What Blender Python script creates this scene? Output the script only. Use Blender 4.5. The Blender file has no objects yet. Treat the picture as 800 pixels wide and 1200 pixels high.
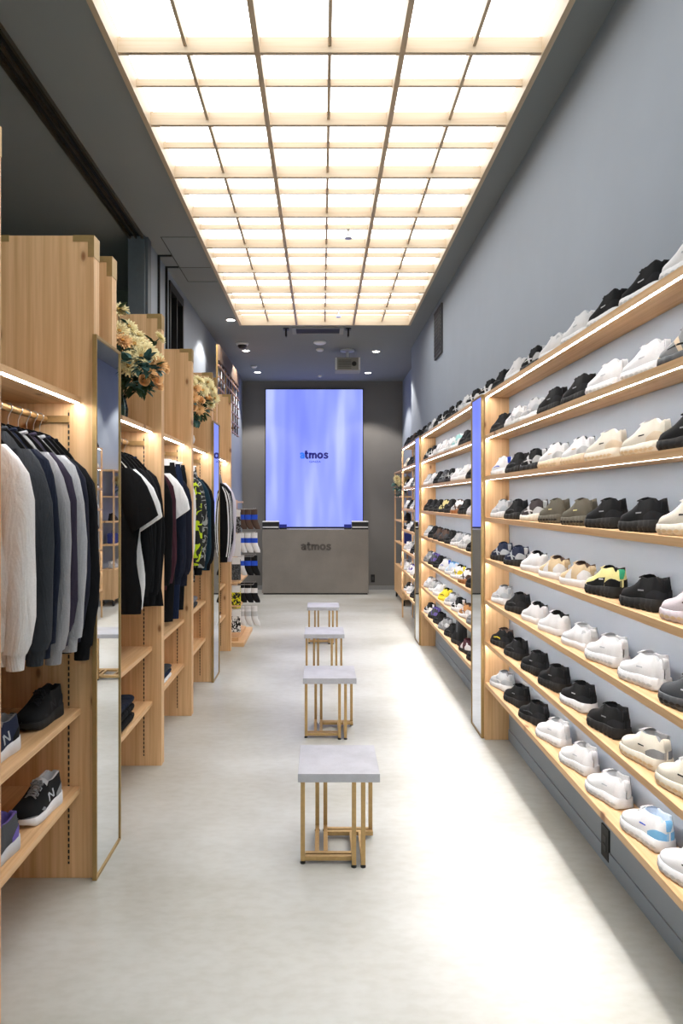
import bpy, bmesh, math, random
from mathutils import Vector, Matrix, noise
PI = math.pi
S = bpy.context.scene
COL = S.collection
random.seed(7)

# ------------------------------------------------------------------ materials
def lin(c):
    return tuple(((v/255.0)/12.92 if v/255.0 <= 0.04045 else ((v/255.0+0.055)/1.055)**2.4) for v in c)

MATS = {}
def newmat(name):
    m = bpy.data.materials.new(name); m.use_nodes = True
    nt = m.node_tree; b = nt.nodes['Principled BSDF']
    MATS[name] = m
    return m, nt, b
def N(nt, t, **k):
    n = nt.nodes.new(t)
    for a, v in k.items():
        if a.startswith('i_'):
            n.inputs[a[2:].replace('_', ' ')].default_value = v
        else:
            setattr(n, a, v)
    return n
def ramp(nt, stops, fac):
    r = nt.nodes.new('ShaderNodeValToRGB')
    e = r.color_ramp.elements
    while len(e) < len(stops): e.new(0.5)
    for el, (p, c) in zip(e, stops):
        el.position = p; el.color = (c[0], c[1], c[2], 1)
    nt.links.new(fac, r.inputs[0])
    return r.outputs[0]
def coords(nt, scale=(1,1,1), rand=True):
    tc = N(nt, 'ShaderNodeTexCoord'); mp = N(nt, 'ShaderNodeMapping')
    mp.inputs['Scale'].default_value = scale
    if rand:
        oi = N(nt, 'ShaderNodeObjectInfo')
        mu = N(nt, 'ShaderNodeVectorMath', operation='SCALE'); mu.inputs[0].default_value = (7.3, 11.7, 5.1)
        nt.links.new(oi.outputs['Random'], mu.inputs['Scale'])
        ad = N(nt, 'ShaderNodeVectorMath', operation='ADD')
        nt.links.new(tc.outputs['Object'], ad.inputs[0]); nt.links.new(mu.outputs[0], ad.inputs[1])
        nt.links.new(ad.outputs[0], mp.inputs[0])
    else:
        nt.links.new(tc.outputs['Object'], mp.inputs[0])
    return mp.outputs[0]
def mixc(nt, fac, a, b, mode='MIX'):
    m = N(nt, 'ShaderNodeMix', data_type='RGBA', blend_type=mode)
    for i, v in ((0, fac), (6, a), (7, b)):
        if hasattr(v, 'is_linked') or hasattr(v, 'links'): nt.links.new(v, m.inputs[i])
        elif isinstance(v, (int, float)): m.inputs[i].default_value = v
        else: m.inputs[i].default_value = (v[0], v[1], v[2], 1)
    return m.outputs[2]

def plain(name, rgb, rough=0.6, metal=0.0, var=0.06, scale=30, bump=0.0, spec=0.5):
    """slightly mottled plain surface"""
    if name in MATS: return MATS[name]
    m, nt, b = newmat(name)
    c = lin(rgb)
    v = coords(nt)
    n = N(nt, 'ShaderNodeTexNoise'); n.inputs['Scale'].default_value = scale; n.inputs['Detail'].default_value = 3
    nt.links.new(v, n.inputs['Vector'])
    col = ramp(nt, [(0.3, tuple(x*(1-var) for x in c)), (0.7, tuple(min(1, x*(1+var)) for x in c))], n.outputs['Fac'])
    nt.links.new(col, b.inputs['Base Color'])
    b.inputs['Roughness'].default_value = rough; b.inputs['Metallic'].default_value = metal
    b.inputs['Specular IOR Level'].default_value = spec
    if bump:
        bp = N(nt, 'ShaderNodeBump'); bp.inputs['Strength'].default_value = bump; bp.inputs['Distance'].default_value = 0.002
        nt.links.new(n.outputs['Fac'], bp.inputs['Height']); nt.links.new(bp.outputs[0], b.inputs['Normal'])
    return m
def emit(name, rgb, strength, base=0.8):
    m, nt, b = newmat(name)
    b.inputs['Base Color'].default_value = (base, base, base, 1)
    b.inputs['Emission Color'].default_value = (rgb[0], rgb[1], rgb[2], 1)
    b.inputs['Emission Strength'].default_value = strength
    return m
def wood(name, light, dark, axis, knots=True, scale=1.0, rough=0.5):
    m, nt, b = newmat(name)
    g = [13.0*scale]*3; g[axis] = 0.7*scale
    v = coords(nt, tuple(g))
    n1 = N(nt, 'ShaderNodeTexNoise'); n1.inputs['Scale'].default_value = 1.2; n1.inputs['Detail'].default_value = 5; n1.inputs['Distortion'].default_value = 0.6
    nt.links.new(v, n1.inputs['Vector'])
    w = N(nt, 'ShaderNodeTexWave', wave_type='RINGS'); w.rings_direction = 'XYZ'[axis]
    w.inputs['Scale'].default_value = 0.55; w.inputs['Distortion'].default_value = 7; w.inputs['Detail'].default_value = 2; w.inputs['Detail Scale'].default_value = 0.6
    nt.links.new(v, w.inputs['Vector'])
    L, D = lin(light), lin(dark)
    M = tuple((a+c)/2 for a, c in zip(L, D))
    c1 = ramp(nt, [(0.3, M), (0.62, L)], n1.outputs['Fac'])
    c2 = mixc(nt, 0.38, c1, ramp(nt, [(0.0, D), (0.6, L)], w.outputs['Fac']))
    g3 = [90.0*scale]*3; g3[axis] = 2.2*scale
    n3 = N(nt, 'ShaderNodeTexNoise'); n3.inputs['Scale'].default_value = 1.0; n3.inputs['Detail'].default_value = 3
    nt.links.new(coords(nt, tuple(g3)), n3.inputs['Vector'])
    c2 = mixc(nt, 0.35, c2, ramp(nt, [(0.35, D), (0.6, L)], n3.outputs['Fac']))
    out = c2
    if knots:
        sp = N(nt, 'ShaderNodeSeparateXYZ'); nt.links.new(coords(nt), sp.inputs[0])
        cb = N(nt, 'ShaderNodeCombineXYZ')
        for inp, src, k in ((0, {0: 1, 1: 0, 2: 0}[axis], 5.0), (1, axis, 2.3)):
            mu = N(nt, 'ShaderNodeMath', operation='MULTIPLY'); mu.inputs[1].default_value = k
            nt.links.new(sp.outputs[src], mu.inputs[0]); nt.links.new(mu.outputs[0], cb.inputs[inp])
        vo = N(nt, 'ShaderNodeTexVoronoi', voronoi_dimensions='2D'); vo.inputs['Scale'].default_value = 1.0
        nt.links.new(cb.outputs[0], vo.inputs['Vector'])
        l0 = ramp(nt, [(0.0, (1,1,1)), (0.035, (0.8,0.8,0.8)), (0.06, (0.2,0.2,0.2)), (0.11, (0,0,0))], vo.outputs['Distance'])
        sc = N(nt, 'ShaderNodeSeparateColor'); nt.links.new(vo.outputs['Color'], sc.inputs[0])
        gt = N(nt, 'ShaderNodeMath', operation='GREATER_THAN'); gt.inputs[1].default_value = 0.55; nt.links.new(sc.outputs[0], gt.inputs[0])
        lt = N(nt, 'ShaderNodeMath', operation='MULTIPLY'); nt.links.new(l0, lt.inputs[0]); nt.links.new(gt.outputs[0], lt.inputs[1]); lt = lt.outputs[0]
        out = mixc(nt, lt, c2, lin((132, 84, 44)))
    nt.links.new(out, b.inputs['Base Color'])
    b.inputs['Roughness'].default_value = rough
    return m

WL, WD = (228, 189, 143), (190, 142, 93)
wood_z = wood('pine_vertical', WL, WD, 2)
wood_y = wood('pine_lengthwise', WL, WD, 1)
wood_x = wood('pine_crosswise', WL, WD, 0)
lat_x = wood('pale_lattice_cross', (198, 180, 156), (184, 160, 130), 0, knots=False)
lat_y = wood('pale_lattice_long', (198, 180, 156), (184, 160, 130), 1, knots=False)
brass = plain('brushed_brass', (188, 155, 106), 0.42, 0.75, 0.08, 60)
brass_d = plain('satin_bronze', (168, 140, 92), 0.45, 0.6, 0.06, 60)
steel = plain('brushed_steel', (190, 190, 192), 0.3, 1.0, 0.05, 80)
blackm = plain('black_metal', (26, 27, 28), 0.45, 0.3, 0.05)
blackp = plain('black_plastic', (20, 21, 23), 0.5)
greyframe = plain('grey_frame_metal', (96, 104, 112), 0.5, 0.2, 0.04)
wallg = plain('grey_wall_paint', (154, 163, 175), 0.85, 0, 0.025, 3)
wallb = plain('back_wall_paint', (124, 122, 120), 0.85, 0, 0.03, 3)
ceilm = plain('ceiling_paint', (132, 137, 139), 0.9, 0, 0.02, 2)
basem = plain('grey_baseboard', (150, 150, 150), 0.7, 0, 0.03)
white_pl = plain('white_plastic', (225, 226, 228), 0.45, 0, 0.02)
grey_pl = plain('grey_plastic', (150, 150, 145), 0.6, 0, 0.03)
rubber = plain('black_rubber', (18, 18, 19), 0.8)

def m_concrete(name, a, b_, scale, rough, stretch=(1,1,1), patch=1.0):
    m, nt, b = newmat(name)
    v = coords(nt, stretch, rand=False)
    n1 = N(nt, 'ShaderNodeTexNoise'); n1.inputs['Scale'].default_value = scale; n1.inputs['Detail'].default_value = 4; n1.inputs['Roughness'].default_value = 0.55
    nt.links.new(v, n1.inputs['Vector'])
    n2 = N(nt, 'ShaderNodeTexNoise'); n2.inputs['Scale'].default_value = scale*26; n2.inputs['Detail'].default_value = 4
    nt.links.new(v, n2.inputs['Vector'])
    c1 = ramp(nt, [(0.25, lin(a)), (0.62, lin(b_))], n1.outputs['Fac'])
    c2 = mixc(nt, 0.16, c1, ramp(nt, [(0.35, lin(a)), (0.6, lin(b_))], n2.outputs['Fac']))
    nt.links.new(c2, b.inputs['Base Color'])
    r = N(nt, 'ShaderNodeMapRange'); r.inputs['To Min'].default_value = rough-0.07; r.inputs['To Max'].default_value = rough+0.1
    nt.links.new(n1.outputs['Fac'], r.inputs['Value']); nt.links.new(r.outputs[0], b.inputs['Roughness'])
    bp = N(nt, 'ShaderNodeBump'); bp.inputs['Strength'].default_value = 0.03; bp.inputs['Distance'].default_value = 0.004
    nt.links.new(n2.outputs['Fac'], bp.inputs['Height']); nt.links.new(bp.outputs[0], b.inputs['Normal'])
    return m
floor_m = m_concrete('polished_concrete', (152, 149, 136), (194, 195, 192), 0.75, 0.36, (0.8, 1.5, 1))
floor_m.node_tree.nodes['Principled BSDF'].inputs['Specular IOR Level'].default_value = 0.9
conc_top = m_concrete('grey_stone_top', (158, 158, 164), (184, 184, 192), 8, 0.45)
conc_cnt = m_concrete('warm_grey_plaster', (112, 107, 102), (128, 123, 117), 2.2, 0.6)

mirror_m, nt_, b_ = newmat('mirror_glass')
b_.inputs['Base Color'].default_value = (0.86, 0.89, 0.9, 1); b_.inputs['Metallic'].default_value = 1; b_.inputs['Roughness'].default_value = 0.015

def m_glass(name, tint, refl):
    m, nt, b = newmat(name)
    nt.nodes.remove(b)
    out = nt.nodes['Material Output']
    tr = N(nt, 'ShaderNodeBsdfTransparent'); tr.inputs[0].default_value = (*tint, 1)
    gl = N(nt, 'ShaderNodeBsdfGlossy'); gl.inputs['Roughness'].default_value = 0.03
    fr = N(nt, 'ShaderNodeFresnel'); fr.inputs[0].default_value = refl
    mx = N(nt, 'ShaderNodeMixShader')
    nt.links.new(fr.outputs[0], mx.inputs[0]); nt.links.new(tr.outputs[0], mx.inputs[1]); nt.links.new(gl.outputs[0], mx.inputs[2])
    nt.links.new(mx.outputs[0], out.inputs[0])
    return m
glass_clear = m_glass('clear_glass', (0.95, 0.97, 0.96), 1.45)
glass_dark = m_glass('smoked_glass', (0.3, 0.34, 0.32), 1.3)
vase_glass = m_glass('vase_glass', (0.75, 0.85, 0.82), 1.45)

diff_m = emit('light_diffuser', (0.95, 0.98, 1.0), 3.55)
led_m = emit('led_strip_light', (1.0, 0.98, 0.96), 48.0)
down_m = emit('downlight_lamp', (1.0, 0.93, 0.84), 25.0)

# the LED screen: soft vertical violet-blue bands
scr_m, nt, b = newmat('led_screen')
v = coords(nt, (2.6, 1, 0.35), rand=False)
n1 = N(nt, 'ShaderNodeTexNoise'); n1.inputs['Scale'].default_value = 1.3; n1.inputs['Detail'].default_value = 1.5
nt.links.new(v, n1.inputs['Vector'])
c = ramp(nt, [(0.3, lin((116, 130, 255))), (0.55, lin((146, 160, 255))), (0.72, lin((182, 194, 255)))], n1.outputs['Fac'])
nt.links.new(c, b.inputs['Emission Color']); b.inputs['Emission Strength'].default_value = 1.12
b.inputs['Base Color'].default_value = (0.02, 0.02, 0.03, 1); b.inputs['Roughness'].default_value = 0.5
scr_blue = emit('screen_letter_blue', lin((30, 120, 255)), 1.0, .01)
scr_navy = emit('screen_letter_navy', lin((10, 12, 120)), 1.0, .01)
scr_navy2 = emit('screen_small_text', lin((60, 80, 205)), 1.0, .01)

def pattern(name, c1, c2, c3=None, scale=14, t=0.5):
    if name in MATS: return MATS[name]
    m, nt, b = newmat(name)
    v = coords(nt)
    n = N(nt, 'ShaderNodeTexNoise'); n.inputs['Scale'].default_value = scale; n.inputs['Detail'].default_value = 1.5; n.inputs['Distortion'].default_value = 0.8
    nt.links.new(v, n.inputs['Vector'])
    st = [(0.0, lin(c1)), (t, lin(c2))]
    if c3: st.append((t+0.08, lin(c3)))
    col = ramp(nt, st, n.outputs['Fac'])
    for nn in nt.nodes:
        if nn.type == 'VALTORGB': nn.color_ramp.interpolation = 'CONSTANT'
    nt.links.new(col, b.inputs['Base Color']); b.inputs['Roughness'].default_value = 0.85
    return m

PAL = dict(black=(17, 18, 21), black2=(33, 34, 38), white=(222, 222, 225), cream=(218, 211, 198), sand=(206, 184, 150),
    lgrey=(188, 190, 194), grey=(132, 134, 138), dgrey=(72, 75, 80), navy=(30, 38, 62), olive=(92, 88, 78), mauve=(205, 194, 200),
    red=(205, 50, 48), yellow=(232, 214, 60), butter=(226, 214, 150), green=(60, 165, 125), blue=(40, 80, 200), sky=(120, 180, 225),
    paleblue=(196, 214, 236), teal=(150, 196, 198), purple=(110, 96, 170), brown=(84, 66, 58), tan=(186, 134, 86), maroon=(70, 34, 44),
    silver=(170, 176, 184), gum=(150, 100, 60), beige=(214, 196, 172), mesh=(60, 54, 56))
def fab(c, kind='fabric'):
    r = {'fabric': 0.9, 'rubber': 0.6, 'suede': 0.95, 'lace': 0.8}[kind]
    return plain('%s_%s' % (c, kind), PAL[c], r, 0, 0.03, 220 if kind != 'rubber' else 40, 0.15 if kind != 'rubber' else 0, spec=0.3)

# ------------------------------------------------------------------ mesh helpers
class MB:
    def __init__(s): s.bm = bmesh.new()
    def box(s, x0, x1, y0, y1, z0, z1, bev=0.0):
        bm = s.bm
        vs = [bm.verts.new((x, y, z)) for x in (x0, x1) for y in (y0, y1) for z in (z0, z1)]
        fs = [(0,1,3,2),(4,6,7,5),(0,4,5,1),(2,3,7,6),(0,2,6,4),(1,5,7,3)]
        fl = [bm.faces.new([vs[i] for i in f]) for f in fs]
        if bev:
            es = list({e for f in fl for e in f.edges})
            bmesh.ops.bevel(bm, geom=es, offset=bev, segments=2, affect='EDGES', profile=0.5)
        return s
    def ring(s, pts): return [s.bm.verts.new(p) for p in pts]
    def loft(s, rings, closed=True, cap=True, flip=False):
        R = [s.ring(r) for r in rings]
        n = len(R[0])
        for a, b in zip(R, R[1:]):
            for i in range(n if closed else n-1):
                j = (i+1) % n
                q = [a[i], a[j], b[j], b[i]]
                if flip: q.reverse()
                s.bm.faces.new(q)
        if cap and closed:
            s.bm.faces.new(R[0][::-1] if not flip else R[0]); s.bm.faces.new(R[-1] if not flip else R[-1][::-1])
        return s
    def tube(s, path, r, n=10, rr=None, sq=False):
        """round (or square) tube along a path; r number or list"""
        P = [Vector(p) for p in path]; rings = []
        up = None
        for i, p in enumerate(P):
            t = (P[min(i+1, len(P)-1)] - P[max(i-1, 0)]).normalized()
            if up is None:
                up = Vector((0,0,1)) if abs(t.z) < 0.9 else Vector((0,1,0))
            u = t.cross(up).normalized(); w = u.cross(t).normalized(); up = w
            ra = r[i] if isinstance(r, (list, tuple)) else r
            if sq: pts = [p+u*a*ra+w*b*ra for a, b in ((1,1),(-1,1),(-1,-1),(1,-1))]
            else: pts = [p+u*math.cos(2*PI*k/n)*ra+w*math.sin(2*PI*k/n)*ra for k in range(n)]
            rings.append(pts)
        return s.loft(rings)
    def lathe(s, prof, n=24, c=(0,0,0), axis=2):
        rings = []
        for (r, h) in prof:
            pts = []
            for k in range(n):
                a = 2*PI*k/n; q = [r*math.cos(a), r*math.sin(a), h]
                if axis == 1: q = [q[0], q[2], q[1]]
                if axis == 0: q = [q[2], q[0], q[1]]
                pts.append((q[0]+c[0], q[1]+c[1], q[2]+c[2]))
            rings.append(pts)
        return s.loft(rings)
    def prism(s, poly, axis, a0, a1):
        def mk(p, a):
            q = [p[0], p[1]]; q.insert(axis, a); return tuple(q)
        return s.loft([[mk(p, a0) for p in poly], [mk(p, a1) for p in poly]])
    def build(s, name, m, parent=None, smooth=False, bevel=0):
        bmesh.ops.recalc_face_normals(s.bm, faces=s.bm.faces)
        me = bpy.data.meshes.new(name); s.bm.to_mesh(me); s.bm.free()
        if m is not None: me.materials.append(m)
        if smooth:
            me.polygons.foreach_set('use_smooth', [True]*len(me.polygons))
            if smooth != 'full': me.set_sharp_from_angle(angle=math.radians(42))
        o = bpy.data.objects.new(name, me); COL.objects.link(o)
        if parent: o.parent = parent
        if bevel:
            md = o.modifiers.new('bevel', 'BEVEL'); md.width = bevel; md.segments = 2; md.limit_method = 'ANGLE'
        return o

def tag(o, label, cat, group=None, kind=None):
    o['label'] = label; o['category'] = cat
    if group: o['group'] = group
    if kind: o['kind'] = kind
    return o
def thing(name, label, cat, loc=(0,0,0), rz=0, group=None):
    o = bpy.data.objects.new(name, None); COL.objects.link(o)
    o.empty_display_size = 0.05
    o.location = loc; o.rotation_euler = (0, 0, rz)
    return tag(o, label, cat, group)
def struct(o): o['kind'] = 'structure'; return o
def copy_tree(o, parent=None):
    c = o.copy(); COL.objects.link(c); c.parent = parent
    for ch in list(o.children): copy_tree(ch, c)
    return c
def mesh_inst(name, me, mats, parent):
    """object that shares mesh data but carries its own materials"""
    o = bpy.data.objects.new(name, me); COL.objects.link(o); o.parent = parent
    for i, m in enumerate(mats):
        o.material_slots[i].link = 'OBJECT'; o.material_slots[i].material = m
    return o
def data_of(mb, name, smooth=True):
    bmesh.ops.recalc_face_normals(mb.bm, faces=mb.bm.faces)
    me = bpy.data.meshes.new(name); mb.bm.to_mesh(me); mb.bm.free()
    me.materials.append(None)
    if smooth:
        me.polygons.foreach_set('use_smooth', [True]*len(me.polygons))
        me.set_sharp_from_angle(angle=math.radians(55))
    return me
def text_obj(name, body, size, m, loc, rot, depth, parent=None, offset=0.0, sx=1.0):
    cu = bpy.data.curves.new(name, 'FONT'); cu.body = body; cu.size = size; cu.extrude = depth; cu.offset = offset
    cu.align_x = 'CENTER'; cu.align_y = 'CENTER'; cu.space_character = 1.06
    t = bpy.data.objects.new(name, cu); COL.objects.link(t)
    dg = bpy.context.evaluated_depsgraph_get()
    me = bpy.data.meshes.new_from_object(t.evaluated_get(dg)); bpy.data.objects.remove(t)
    me.materials.clear(); me.materials.append(m)
    o = bpy.data.objects.new(name, me); COL.objects.link(o)
    o.location = loc; o.rotation_euler = rot; o.scale = (sx, 1, 1)
    if parent: o.parent = parent
    return o
def interp(tab, t):
    if t <= tab[0][0]: return tab[0][1]
    for (a, va), (b, vb) in zip(tab, tab[1:]):
        if t <= b:
            f = (t-a)/(b-a); f = f*f*(3-2*f)*0.35 + f*0.65
            return va+(vb-va)*f
    return tab[-1][1]

# ------------------------------------------------------------------ room shell
CZ = 3.72            # ceiling
RX = 1.25            # right wall
LX = -1.42           # left wall beyond the opening
BY = 12.2            # back wall
Y0 = -2.4            # unseen added shop front behind the camera
struct(MB().box(-4.1, 1.6, Y0, BY+0.1, -0.1, 0).build('floor', floor_m))
c = MB()
LX0, LX1, LY0, LY1 = -0.985, 1.06, 0.12, 8.21     # the light opening
c.box(-4.1, LX0, Y0, BY+.1, CZ, CZ+.3); c.box(LX1, 1.6, Y0, BY+.1, CZ, CZ+.3)
c.box(LX0, LX1, LY1, BY+.1, CZ, CZ+.3); c.box(LX0, LX1, Y0, LY0, CZ, CZ+.3)
struct(c.build('ceiling', ceilm))
struct(MB().box(RX, 1.6, Y0, 9.54, 0, CZ).box(1.44, 1.6, 9.54, BY, 0, CZ).build('wall_right', wallg))
struct(MB().box(-4.1, 1.6, BY, BY+.1, 0, CZ).build('wall_back', wallb))
struct(MB().box(LX-.15, LX, 5.6, 6.33, 0, CZ).box(LX-.15, LX, 6.95, BY, 0, CZ).box(LX-.15, LX, 6.33, 6.95, 0, 1.0).box(LX-.15, LX, 6.33, 6.95, 3.64, CZ).build('wall_left', wallg))
alc = plain('alcove_paint', (92, 100, 90), 0.9, 0, 0.05, 2)
struct(MB().box(-4.1, -3.9, Y0, 6.9, 0, CZ).box(-4.1, LX-.15, 6.9, 7.0, 0, CZ).build('wall_alcove', alc))
# baseboards
struct(MB().box(RX-.006, RX, Y0, 9.54, 0, .07).build('baseboard_right', wallg))
struct(MB().box(LX, 1.44, BY-.012, BY, 0, .075).build('baseboard_back', basem))
# unseen shop front glazing, added to let in fill light behind the camera
w = struct(MB().box(-4.1, 1.6, Y0-.06, Y0, 0, .1).box(-4.1, 1.6, Y0-.06, Y0, 3.5, CZ).box(-4.1,-4.0,Y0-.06,Y0,.1,3.5).box(1.2,1.6,Y0-.06,Y0,.1,3.5).box(-1.5,-1.4,Y0-.06,Y0,.1,3.5).build('fill_window_1', blackm))
struct(MB().box(-4.0, 1.2, Y0-.035, Y0-.028, .1, 3.5).build('pane', glass_clear, w))
# high window in the left wall
w = MB()
for (a, b_, c0, d0) in ((6.33, 6.37, 1.0, 3.64), (6.91, 6.95, 1.0, 3.64), (6.37, 6.91, 3.56, 3.64), (6.37, 6.91, 1.0, 1.05), (6.62, 6.65, 1.05, 3.56)):
    w.box(LX-.12, LX+.015, a, b_, c0, d0)
w = struct(w.build('window_2', blackm))
struct(MB().box(LX-.09, LX-.083, 6.37, 6.91, 1.05, 3.56).build('pane', glass_dark, w))
# steel post and track of the opening on the left
struct(MB().box(-1.55, -1.42, 5.46, 5.5, 0, CZ).box(-1.52, -1.40, 5.5, 5.56, 0, CZ).box(-1.55, -1.40, 5.56, 5.60, 0, CZ).build('trim_1', greyframe))
t = MB()
t.box(-1.545, -1.525, Y0, 5.46, CZ-.03, CZ); t.box(-1.49, -1.478, Y0, 5.46, CZ-.03, CZ); t.box(-1.44, -1.425, Y0, 5.46, CZ-.03, CZ)
struct(t.build('trim_2', plain('track_metal', (112, 100, 84), 0.3, 0.8, 0.2, 4)))
struct(MB().box(-1.525, -1.49, Y0, 5.46, CZ-.008, CZ-.0005).box(-1.478, -1.44, Y0, 5.46, CZ-.008, CZ-.0005).build('trim_3', blackm))
for i, yy in enumerate((5.9, 6.19)):
    struct(MB().box(LX, LX+.02, yy, yy+.02, 0, CZ).box(LX+.02, LX+.12, yy, yy+.02, CZ-.012, CZ).build('trim_%d' % (4+i), blackm))
t = MB()
for yy in (5.5, 6.22, 6.62): t.box(-1.3, LX0-.03, yy, yy+.006, CZ-.002, CZ+.01)
t.box(-1.3, -1.294, 5.5, 6.62, CZ-.002, CZ+.01)
struct(t.build('trim_6', plain('joint_shadow_gap', (60, 61, 63), .9)))

# ------------------------------------------------------------------ lattice light
L = thing('lattice_ceiling_light', 'long glowing ceiling light behind a pale wooden grid', 'ceiling light', (0, 0, CZ))
MB().box(LX0, LX1, LY0, LY1, .098, .104).build('diffuser', diff_m, L)
whb = plain('light_box_white', (235, 228, 215), .7)
f = MB(); f.box(LX0-.005, LX0+.022, LY0, LY1, -.022, .098); f.box(LX1-.022, LX1+.005, LY0, LY1, -.022, .098)
f.build('frame_rail', lat_y, L)
f = MB(); f.box(LX0+.022, LX1-.022, LY0, LY0+.025, -.022, .098); f.box(LX0+.022, LX1-.022, LY1-.025, LY1, -.022, .098)
f.build('frame_end', lat_x, L)
nx = (LX1-LX0-.0)/3
for k in (1, 2):
    x = LX0+nx*k
    MB().box(x-.013, x+.013, LY0+.025, LY1-.025, -.018, .07).build('main_bar', lat_y, L)
for k in range(3):
    x = LX0+nx*(k+.5)
    MB().box(x-.008, x+.008, LY0+.025, LY1-.025, .022, .07).build('slim_bar', lat_y, L)
ny = (LY1-LY0)/13
for k in range(1, 13):
    y = LY0+ny*k
    MB().box(LX0+.022, LX1-.022, y-.011, y+.011, -.008, .066).build('cross_bar', lat_x, L)
for k in range(13):
    y = LY0+ny*(k+.5)
    MB().box(LX0+.022, LX1-.022, y-.007, y+.007, .026, .062).build('slim_cross_bar', lat_x, L)

# ------------------------------------------------------------------ ceiling fittings
def px(u, v, d): return ((u-377)*d/800, 1.6+(586-v)*d/800)
def downlight(x, y, lab, power=14, size=104):
    o = thing('downlight', lab, 'ceiling light', (x, y, CZ), 0, 'recessed ceiling downlights')
    rg = MB(); rg.tube([(.054*math.cos(2*PI*k/24), .054*math.sin(2*PI*k/24), -.003) for k in range(25)], .007, 6); rg.build('trim_ring', white_pl, o, True)
    MB().lathe([(.001, -.004), (.046, -.004), (.046, -.001), (.001, -.001)], 24).build('lamp', down_m, o)
    ld = bpy.data.lights.new('downlight_beam', 'SPOT'); ld.energy = power*4.2; ld.spot_size = math.radians(size); ld.spot_blend = 0.3
    ld.shadow_soft_size = 0.03; ld.color = (1, .93, .85); ld.specular_factor = 0.25
    lo = bpy.data.objects.new('downlight_beam', ld); COL.objects.link(lo); lo.parent = o; lo.location = (0, 0, -.03)
downlight(-1.07, 8.02, 'bright round downlight beside the far left corner of the wooden grid light', 12, 116)
downlight(-1.075, 9.67, 'round downlight on the left, just behind the black dome camera', 24)
downlight(-1.065, 11.3, 'left of the two round downlights nearest the back wall', 28)
downlight(.77, 9.72, 'round downlight right of the hanging white box projector', 24)
downlight(.765, 11.35, 'right of the two round downlights nearest the back wall', 28)
o = thing('dome_camera', 'small black dome camera on a white ring on the left ceiling', 'camera', (-1.075, 9.22, CZ))
MB().lathe([(.085, 0), (.085, -.018), (.07, -.03), (.001, -.03)], 24).build('base_ring', white_pl, o, True)
MB().lathe([(.062, -.031), (.058, -.05), (.04, -.072), (.001, -.08)], 24).build('dome', blackp, o, True)
def disc(name, u, v, r, lab, cat, m=white_pl, h=.03):
    d = (CZ-1.6)*800/(586-v); x = (u-377)*d/800
    o = tag(MB().lathe([(.001, 0), (r, 0), (r, -h*.5), (r*.7, -h), (.001, -h)], 24).build(name, m, None, True), lab, cat); o.location = (x, d, CZ)
    return o
disc('smoke_detector', 374.7, 400.7, .085, 'larger white ceiling disc left of the hanging projector box', 'detector')
disc('smoke_detector', 374.7, 409, .055, 'smaller white disc just behind the larger ceiling disc', 'detector')
disc('smoke_detector', 297.5, 428.7, .05, 'small white detector between the two left rear downlights', 'detector')
disc('ceiling_sensor', 374.7, 440, .035, 'tiny round cap on the blue ceiling above the screen', 'detector')
# cassette vent right behind the light
o = thing('ceiling_vent', 'dark ceiling air vent with pale frame behind the grid light', 'vent', (-.05, 8.52, CZ))
f = MB()
for (a, b_, c0, d0) in ((-.32, -.27, -.16, .16), (.27, .32, -.16, .16), (-.27, .27, -.16, -.13), (-.27, .27, .13, .16)): f.box(a, b_, c0, d0, -.015, 0)
f.build('vent_frame', grey_pl, o)
MB().box(-.27, .27, -.13, .13, -.004, 0).build('backing', blackp, o)
for k in range(8): MB().box(-.27, .27, -.115+k*.03, -.103+k*.03, -.012, -.005).build('slat', plain('vent_slat', (70, 70, 72), .6), o)
for k, (u, s) in enumerate(((335, 'left'), (408, 'right'))):
    x = (u-377)*8.42/800
    o = thing('ceiling_hook', 'black curved hook on the ceiling, %s of the air vent' % s, 'hook', (x, 8.45, CZ), 0, 'hooks beside the air vent')
    MB().box(-.035, .035, -.05, .05, -.012, 0, .003).build('base_plate', blackm, o)
    MB().tube([(0, -.03, -.01), (0, -.035, -.05), (0, -.01, -.09), (0, .03, -.09), (0, .045, -.06)], .012, 8).build('hook_arm', blackm, o, True)
# hanging box (projector)
o = thing('ceiling_projector', 'pale grey box projector hanging from a round ceiling mount', 'projector', (.36, 9.65, CZ))
MB().lathe([(.001, 0), (.1, 0), (.1, -.02), (.03, -.03), (.001, -.03)], 24).build('mount_plate', white_pl, o, True)
MB().tube([(0, 0, -.028), (0, 0, -.13)], .02, 12).build('mount_stem', white_pl, o, True)
MB().box(-.175, .175, -.14, .14, -.31, -.13, .008).build('body', grey_pl, o)
MB().box(-.175, -.15, -.146, -.141, -.305, -.135).box(.15, .175, -.146, -.141, -.305, -.135).build('end_trim', white_pl, o)
g = MB()
for k in range(6): g.box(-.13, .05, -.144, -.141, -.285+k*.022, -.276+k*.022)
g.build('grille', plain('grille_dark', (90, 90, 86), .6), o)
MB().lathe([(.001, -.155), (.03, -.155), (.034, -.141), (.001, -.141)], 20, (.09, 0, -.22), 1).build('lens', blackp, o, True)
for (u, v, s) in ((408, 277, 'nearer'), (396.5, 370, 'farther')):
    d = 2.10*800/(586-v); x = (u-377)*d/800
    o = thing('sprinkler', '%s chrome sprinkler head hanging through the wooden light grid' % s, 'sprinkler', (x, d, CZ+.098), 0, 'sprinklers in the grid light')
    MB().tube([(0, 0, 0), (0, 0, -.10)], .012, 10).build('pipe', steel, o, True)
    MB().lathe([(.012, -.10), (.02, -.105), (.03, -.135), (.001, -.137)], 14).build('deflector', steel, o, True)
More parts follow.
